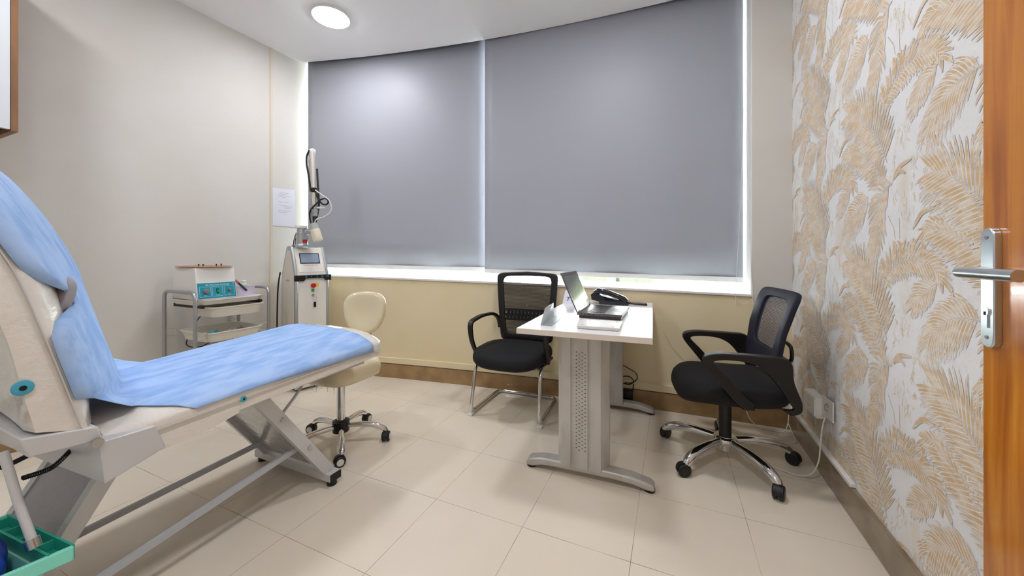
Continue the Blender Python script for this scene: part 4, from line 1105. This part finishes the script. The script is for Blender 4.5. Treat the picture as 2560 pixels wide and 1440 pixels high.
for y in (ya+.05, yb-.05):
    MB().box((xk+.02, y-.008, .735), (xf-.01, y+.008, .757)).build('tray_runner', M['rubber'], tr, world=True, smooth=False)

# centrifuge
cf = thing('centrifuge', 'white bench centrifuge with a teal control panel on the trolley top', 'centrifuge', (-3.03, 1.49, .79))
zb_ = .792; zt_ = 1.012
fy0, fy1 = 1.362, 1.605
fb = lambda y: -2.870 - .0*(y)
MB().hexa([(-2.868, fy0, zb_), (-2.868, fy1, zb_), (-3.20, fy1-.01, zb_), (-3.20, fy0+.012, zb_)], [(-2.902, fy0+.004, zt_-.005), (-2.902, fy1-.004, zt_-.005), (-3.19, fy1-.012, zt_-.005), (-3.19, fy0+.014, zt_-.005)]).build('casing', M['white_plastic'], cf, world=True, bevel=.004)
def CF(a, b, d_=0):                                  # a 0..1 across (y), b height above base, d outwards
    t_ = b/(zt_-zb_); return V((-2.868 - .034*t_ + d_, fy0 + (fy1-fy0)*a, zb_ + b))
def cfq(mb, a0, a1, b0, b1, d0, d1): mb.hexa([CF(a0,b0,d0), CF(a1,b0,d0), CF(a1,b0,d1), CF(a0,b0,d1)], [CF(a0,b1,d0), CF(a1,b1,d0), CF(a1,b1,d1), CF(a0,b1,d1)])
mb = MB(); cfq(mb, .03, .97, .008, .112, 0, .0016); mb.m = 1
for a0, a1 in ((.07, .34), (.37, .63), (.67, .93)):
    for (p0, p1, q0, q1) in ((a0, a1, .020, .0212), (a0, a1, .086, .0872), (a0, a0+.005, .020, .0872), (a1-.005, a1, .020, .0872)): cfq(mb, p0, p1, q0, q1, .0012, .0021)
Mt = frame_M(CF(.52, .098, .0018), (0, 1, 0), (-.15, 0, 1))
text_mesh('80-1 Electronic Centrifuge', .0135, Mt, mb, .0003)
text_mesh('CE', .010, frame_M(CF(.91, .101, .0018), (0, 1, 0), (-.15, 0, 1)), mb, .0003)
for a, tx in ((.205, 'TIMER'), (.50, 'POWER'), (.80, 'SPEED')): text_mesh(tx, .006, frame_M(CF(a, .027, .0018), (0, 1, 0), (-.15, 0, 1)), mb, .0003)
pn = mb.build('control_panel', [M['panel_teal'], M['print_white']], cf, world=True, smooth=False)
nrm = V((1, 0, .155)).normalized()
def knob(a, b, r_, L, m_):
    p = CF(a, b, .0015); Mx = frame_M(p, (0, 1, 0), (-.15, 0, 1))
    MB().lathe([(r_*1.08, 0), (r_, .004), (r_*.93, L), (r_*.8, L+.001), (.0005, L+.001)], Mx, 24).build('knob', m_, pn, world=True)
knob(.215, .056, .0165, .017, M['grey_knob']); knob(.80, .060, .0105, .014, M['grey_knob'])
mb = MB(); cfq(mb, .475, .53, .040, .072, .0015, .004); mb.m = 1; cfq(mb, .485, .52, .045, .067, .004, .0055); mb.build('power_switch', [M['hole'], M['green']], pn, world=True, smooth=False)
mb = MB(); cy_ = (fy0+fy1)/2
rings = []
for sc_, z in ((.002, zt_-.002), (.9, zt_-.002), (1, zt_+.001), (.995, zt_+.005), (.7, zt_+.009), (.002, zt_+.010)):
    rings.append([V((-3.035 + a*sc_, cy_ + b*sc_, z)) for a, b in squircle(.34, .262, 3.2, 40)])
ld = mb.loft(rings).build('lid', M['orange_acrylic'], cf, world=True, angle=60)
for x, y in ((-2.93, 1.40), (-2.96, 1.44), (-2.93, 1.505), (-2.95, 1.545)):
    MB().lathe([(.003, 0), (.003, .010), (.0055, .012), (.0055, .016), (.0005, .017)], Matrix.Translation((x, y, zt_+.004)), 12).build('lid_peg', M['dark_plastic'], ld, world=True)
# things on the trolley top
mb = MB().prism([(-2.872, 1.40), (-2.87, 1.80), (-3.12, 1.80), (-3.12, 1.615), (-2.885, 1.615)], lambda a, b, dd: (a, b, dd), .7905, .7914)
tag(mb.build('lilac_paper', M['lilac'], smooth=False), 'lilac paper sheet lying under the centrifuge and tub on trolley', 'paper')
t = thing('plastic_tub', 'lilac white oval plastic tub on the trolley top', 'tub', (-3.0, 1.705, .7915))
mb = MB(); rg = lambda w_, d_, z: [V((-3.0 + a, 1.705 + b, z)) for a, b in squircle(w_, d_, 3, 32)]
mb.loft([rg(.01, .01, .7915), rg(.13, .15, .7915), rg(.142, .165, .86), rg(.146, .168, .862), rg(.136, .158, .862), rg(.126, .146, .796), rg(.01, .01, .796)]).build('body', M['tub'], t, world=True, angle=60)
t = thing('marker_pen', 'slate marker pen with a pink cap leaning in the lilac tub', 'pen', (-2.97, 1.67, .80))
p0, p1 = V((-2.925, 1.69, .800)), V((-2.925, 1.605, .905)); p2 = p1 + (p1-p0).normalized()*.022
p0, p1, p2 = [V((-2.925, 1.700, .828)), V((-2.925, 1.640, .892)), V((-2.925, 1.622, .912))]
MB().cyl(p0, p1, .0075).build('barrel', M['dark_blue'], t, world=True)
MB().tube([p1, p2], [.0078, .006], 14).build('cap', M['pink'], t, world=True)
t = thing('syringe_pack', 'white wrapped syringe standing in the lilac tub behind the marker pen', 'syringe', (-2.985, 1.69, .80))
MB().bar((-3.0, 1.71, .800), (-2.985, 1.635, .905), .022, .006, up=(1, 0, 0)).build('wrapper', M['paper'], t, world=True)
t = thing('spray_bottle', 'small white capped bottle standing in the lilac tub', 'bottle', (-3.0, 1.725, .797))
MB().lathe([(.018, 0), (.02, .01), (.02, .075), (.011, .085), (.0005, .086)], Matrix.Translation((-2.985, 1.715, .797)), 20).build('bottle_body', mat('pale_green_plastic', (206, 216, 196), .3), t, world=True)
MB().lathe([(.014, 0), (.014, .022), (.012, .024), (.0005, .024)], Matrix.Translation((-2.985, 1.715, .878)), 18).build('bottle_cap', M['white_plastic'], t, world=True)
# things in the lower tray
def pillow_pack(name, label, cat, c, w_, d_, h_, m_, rz=0):
    mb = MB(); rr = random.Random(hash(name) % 50); Mx = Matrix.Translation(c) @ Matrix.Rotation(rz, 4, 'Z')
    rows = []
    for i in range(9):
        rows.append([Mx @ V(((i/8-.5)*w_, (j/8-.5)*d_, h_*(sin(pi*i/8)*sin(pi*j/8))**.35*(.75+.25*sin(i*1.7+j*2.3)) + rr.uniform(0, .010))) for j in range(9)])
    mb.grid(rows); mb.grid([[Mx @ V(((i/8-.5)*w_, (j/8-.5)*d_, 0)) for j in range(9)] for i in range(9)])
    return tag(mb.build(name, m_, angle=50), label, cat)
pillow_pack('glove_packet', 'crumpled turquoise packet in the lower trolley tray', 'packet', (-2.935, 1.49, .507), .11, .10, .062, M['packet'], .3)
pillow_pack('cotton_packet', 'white printed packet beside the turquoise packet in the lower trolley tray', 'packet', (-2.95, 1.608, .507), .13, .085, .055, mat('printed_white_packet', (214, 214, 222), .4, var=((60, 60, 60), (120, 110, 140), .56, .62)), -.2)
pillow_pack('brown_packet', 'small brown packet at the right of the lower trolley tray', 'packet', (-2.97, 1.695, .507), .09, .055, .050, mat('brown_packet_film', (170, 140, 124), .4), .1)
mb = MB().tube(spline([(-3.226, 1.50, .84), (-3.228, 1.56, .78), (-3.226, 1.60, .70), (-3.226, 1.54, .62), (-3.226, 1.49, .52), (-3.226, 1.47, .44), (-3.226, 1.56, .41), (-3.226, 1.70, .47), (-3.226, 1.76, .46), (-3.226, 1.77, .38)], 8), .0035, 8)
tag(mb.build('centrifuge_lead', M['wire_black']), 'black lead hanging from the centrifuge through the trolley trays', 'lead')

# ---------------------------------------------------------------- laser machine
ls = thing('laser_machine', 'white floor standing laser machine with screen and jointed arm in the window corner', 'laser machine', (-2.737, 1.95, 0), math.atan2(.963, .27))
# local x runs along the front, local -y... front looks to local -y
LW_, LD_ = .262, .285
prof = [(0, .02), (0, .925), (.085, 1.150), (.10, 1.158), (.165, 1.158), (.18, 1.150), (LD_, .93), (LD_, .02)]
MB().prism(prof, lambda a, b, dd: (dd, a, b), .020, LW_-.020).build('body', M['laser_body'], ls, bevel=.004)
pr2 = [(-.006, .02), (-.006, .928), (.080, 1.158), (.10, 1.168), (.166, 1.168), (.186, 1.156), (LD_+.004, .934), (LD_+.004, .02)]
for x0, x1 in ((0, .022), (LW_-.022, LW_)):
    MB().prism(pr2, lambda a, b, dd: (dd, a, b), x0, x1).build('edge_profile', M['satin'], ls, bevel=.006)
MB().prism([(.02, .03), (.02, .92), (.098, 1.13), (.16, 1.13), (LD_-.02, .92), (LD_-.02, .03)], lambda a, b, dd: (dd, a, b), -.003, .004).build('side_panel', M['laser_side'], ls, smooth=False)
MB().prism([(.02, .03), (.02, .92), (.098, 1.13), (.16, 1.13), (LD_-.02, .92), (LD_-.02, .03)], lambda a, b, dd: (dd, a, b), LW_-.004, LW_+.003).build('side_panel', M['laser_side'], ls, smooth=False)
mb = MB(); text_mesh('FIRE-XEL', .022, frame_M((-.0034, .14, .885), (0, -1, 0), (0, 0, 1)), mb, .0003); mb.build('side_lettering', M['ink'], ls, smooth=False)
band = MB().prism([(-.008, .885), (-.008, .932), (LW_+.012, .932), (LW_+.012, .885), (LW_-.03, .885), (LW_-.045, .905), (.075, .905), (.06, .885)], lambda a, b, dd: (a, dd, b), -.020, .004)
bo = band.build('name_band', M['black_plastic'], ls, bevel=.003)
mb = MB()
for i, ch in enumerate('BISON'): text_mesh(ch, .022, frame_M((.075 + i*.042, -.0205, .918), (1, 0, 0), (0, 0, 1)), mb, .0006)
mb.build('lettering', M['cyan_print'], bo, smooth=False)
# slanted screen
sl = V((0, .085, .225)).normalized(); sn = V((0, -.225, .085)).normalized()
def SP(x, v, d_): return V((x, 0, .925)) + sl*v + sn*d_
def spq(mb, x0, x1, v0, v1, d0, d1): mb.hexa([SP(x0,v0,d0), SP(x1,v0,d0), SP(x1,v0,d1), SP(x0,v0,d1)], [SP(x0,v1,d0), SP(x1,v1,d0), SP(x1,v1,d1), SP(x0,v1,d1)])
mb = MB(); spq(mb, .032, LW_-.032, .03, .225, -.001, .003); mb.build('front_fascia', M['laser_body'], ls, bevel=.002)
mb = MB(); spq(mb, .052, .205, .105, .195, .002, .006); fr_s = mb.build('screen_frame', M['black_plastic'], ls, bevel=.001)
mb = MB(); spq(mb, .059, .198, .112, .188, .005, .0066); mb.build('screen', M['screen'], fr_s, smooth=False)
mb = MB(); text_mesh('FRACTIONAL  LASER  SYSTEM', .0085, frame_M(SP(.128, .090, .0033), (1, 0, 0), sl), mb, .0003); mb.build('lettering', M['ink'], ls, smooth=False)
def disc(nm, x, z, r_, L, m_, par):
    return MB().lathe([(r_, 0), (r_, L*.7), (r_*.9, L), (.0005, L)], frame_M((x, -.0005, z), (1, 0, 0), (0, 0, 1)), 22).build(nm, m_, par)
disc('emergency_stop', .135, .845, .0185, .022, M['red'], ls)
MB().box((.155, -.002, .837), (.182, .001, .862)).build('warning_label', M['yellow'], ls, smooth=False)
MB().box((.122, -.010, .795), (.142, .001, .818)).build('start_button', M['green'], ls, bevel=.002)
ky = disc('key_switch', .133, .765, .0115, .008, M['chrome'], ls)
MB().bar((.133, -.008, .772), (.133, -.026, .758), .003, .016).build('key', M['steel'], ky)
MB().tube([(.146 + .013*cos(2*pi*k/18), -.012, .744 + .017*sin(2*pi*k/18)) for k in range(18)], .0010, 6, closed=True).build('key_ring', M['steel'], ky)
MB().box((.136, -.015, .668), (.154, -.011, .712)).build('key_fob', M['black_plastic'], ky, bevel=.001)
for x in (.04, LW_-.04):
    for y in (.05, LD_-.05): MB().cyl((x, y, 0), (x, y, .024), .020).build('wheel', M['rubber'], ls)
def wpart(mbx, nm, m_, par=ls, **kw): return mbx.build(nm, m_, par, world=True, **kw)
# jointed arm (world coordinates)
MB_ = MB().lathe([(.046, 0), (.048, .012), (.044, .022), (.040, .026), (.040, .10), (.044, .102), (.044, .116), (.034, .12), (.034, .15), (.03, .155)], Matrix.Translation((-2.79, 2.045, 1.160)), 26)
ac = wpart(MB_, 'arm_column', M['satin'])
wpart(MB().box((-2.757, 2.028, 1.195), (-2.748, 2.066, 1.222)), 'warning_plate', M['red'], ac, smooth=False)
wpart(MB().cyl((-2.815, 2.075, 1.235), (-2.838, 2.092, 1.235), .042), 'pivot_disc', M['satin'])
wpart(MB().bar((-2.80, 2.0, 1.325), (-2.775, 2.075, 1.325), .06, .022), 'knuckle', M['white_plastic'], bevel=.004)
wpart(MB().cyl((-2.775, 2.06, 1.290), (-2.715, 2.085, 1.290), .022), 'knuckle', M['satin'])
wpart(MB().tube([(-2.735, 2.10, 1.27), (-2.735, 2.10, 1.60), (-2.73, 2.10, 1.935)], .0125, 14), 'rear_tube', M['alu'], angle=60)
wpart(MB().cyl((-2.675, 2.055, 1.937), (-2.745, 2.11, 1.937), .026), 'elbow', M['white_plastic'], bevel=.004)
wpart(MB().tube([(-2.682, 2.056, 1.935), (-2.672, 2.06, 1.706), (-2.660, 2.066, 1.478)], [.021, .019, .018], 16), 'front_tube', mat('warm_white_metal', (226, 222, 213), .3, .35), angle=60)
wpart(MB().lathe([(.019, -.02), (.021, 0), (.021, .018), (.019, .02)], Matrix.Translation((-2.667, 2.063, 1.622)), 16), 'cable_tie', M['wire_black'])
wpart(MB().lathe([(.018, -.045), (.024, -.04), (.026, -.01), (.03, .0), (.03, .012), (.022, .02), (.022, .05), (.018, .055)], Matrix.Translation((-2.652, 2.060, 1.450)), 18), 'wrist_joint', M['satin'])
wpart(MB().cyl((-2.63, 2.062, 1.478), (-2.575, 2.086, 1.478), .008), 'lock_lever', M['white_plastic'])
wpart(MB().tube([(-2.650, 2.058, 1.41), (-2.645, 2.054, 1.37), (-2.632, 2.042, 1.315)], [.018, .016, .014], 14), 'handpiece', M['black_plastic'])
ax = (V((-2.600, 2.047, 1.205)) - V((-2.640, 2.030, 1.345))).normalized()
Mc = frame_M((-2.637, 2.032, 1.345), ax.orthogonal(), ax.cross(ax.orthogonal()))
wpart(MB().lathe([(.034, 0), (.036, 0), (.037, .045), (.033, .045), (.033, .0)], Mc, 24), 'holder_collar', M['cup_grey'])
wpart(MB().lathe([(.030, .02), (.036, .045), (.037, .135), (.034, .142), (.0005, .142)], Mc, 24), 'holder_cup', M['cup'])
wpart(MB().bar((-2.715, 2.085, 1.29), (-2.65, 2.045, 1.305), .012, .03), 'holder_bracket', M['white_plastic'])
c1 = spline([(-2.690, 2.040, 1.945), (-2.712, 2.034, 1.90), (-2.714, 2.034, 1.83), (-2.700, 2.040, 1.74), (-2.690, 2.044, 1.66), (-2.684, 2.046, 1.61)], 8)
c2 = spline([(-2.660, 2.085, 1.80), (-2.640, 2.075, 1.70), (-2.627, 2.072, 1.60), (-2.622, 2.072, 1.50), (-2.632, 2.07, 1.44), (-2.645, 2.062, 1.36)], 8)
c3 = spline([(-2.640, 2.060, 1.60), (-2.610, 2.055, 1.545), (-2.575, 2.07, 1.505), (-2.543, 2.083, 1.505), (-2.534, 2.087, 1.53), (-2.557, 2.077, 1.55), (-2.595, 2.061, 1.537), (-2.628, 2.046, 1.50), (-2.662, 2.031, 1.46), (-2.672, 2.028, 1.41), (-2.655, 2.03, 1.335)], 8)
for c_ in (c1, c2): wpart(MB().tube(c_, .0075, 10), 'black_cable', M['wire_black'], angle=60)
wpart(MB().tube(c3, .0065, 10), 'black_cable', M['wire_black'], angle=60)
wpart(MB().tube(spline([(-2.635, 2.05, 1.62), (-2.568, 2.061, 1.575), (-2.521, 2.082, 1.537), (-2.502, 2.091, 1.479), (-2.515, 2.085, 1.434), (-2.562, 2.064, 1.399), (-2.606, 2.045, 1.386), (-2.624, 2.037, 1.36), (-2.63, 2.034, 1.33)], 8), .0042, 8), 'white_hose', M['wire_white'])
pg = wpart(MB().lathe([(.014, 0), (.014, .02), (.011, .03), (.0005, .031)], Matrix.Translation((-2.868, 2.03, 1.150)), 14), 'cable_plug', M['grey_knob'])
for o_ in (0, .012): wpart(MB().tube(spline([(-2.868+o_*.4, 2.03+o_, 1.18), (-2.862, 2.03+o_, 1.22), (-2.84, 2.035+o_, 1.275), (-2.80, 2.045+o_, 1.315)], 6), .0035, 8), 'black_cable', M['wire_black'], pg)
wpart(MB().tube(spline([(-2.99, 2.0, .95), (-3.05, 2.02, .80), (-3.06, 2.02, .50), (-3.05, 2.02, .2), (-3.02, 2.0, .01)], 8), .006, 8), 'power_lead', M['wire_black'])

# ---------------------------------------------------------------- light, camera, view
w = bpy.data.worlds.new('World'); S.world = w; w.use_nodes = True
bg = w.node_tree.nodes['Background']; bg.inputs[0].default_value = (.93, .97, 1.0, 1); bg.inputs[1].default_value = 6.0

cam = bpy.data.cameras.new('Camera'); co = bpy.data.objects.new('Camera', cam); COL.objects.link(co)
cam.sensor_width = 36; cam.lens = 909.08/2560*36; cam.shift_y = -(720-638.7)/2560; cam.clip_start = .02
co.location = (0, 0, CAM_H); co.rotation_euler = (pi/2, 0, .41378)
S.camera = co
S.view_settings.view_transform = 'Standard'; S.view_settings.look = 'None'; S.view_settings.gamma = 1; S.view_settings.use_curve_mapping = False
S.view_settings.exposure = 2.88
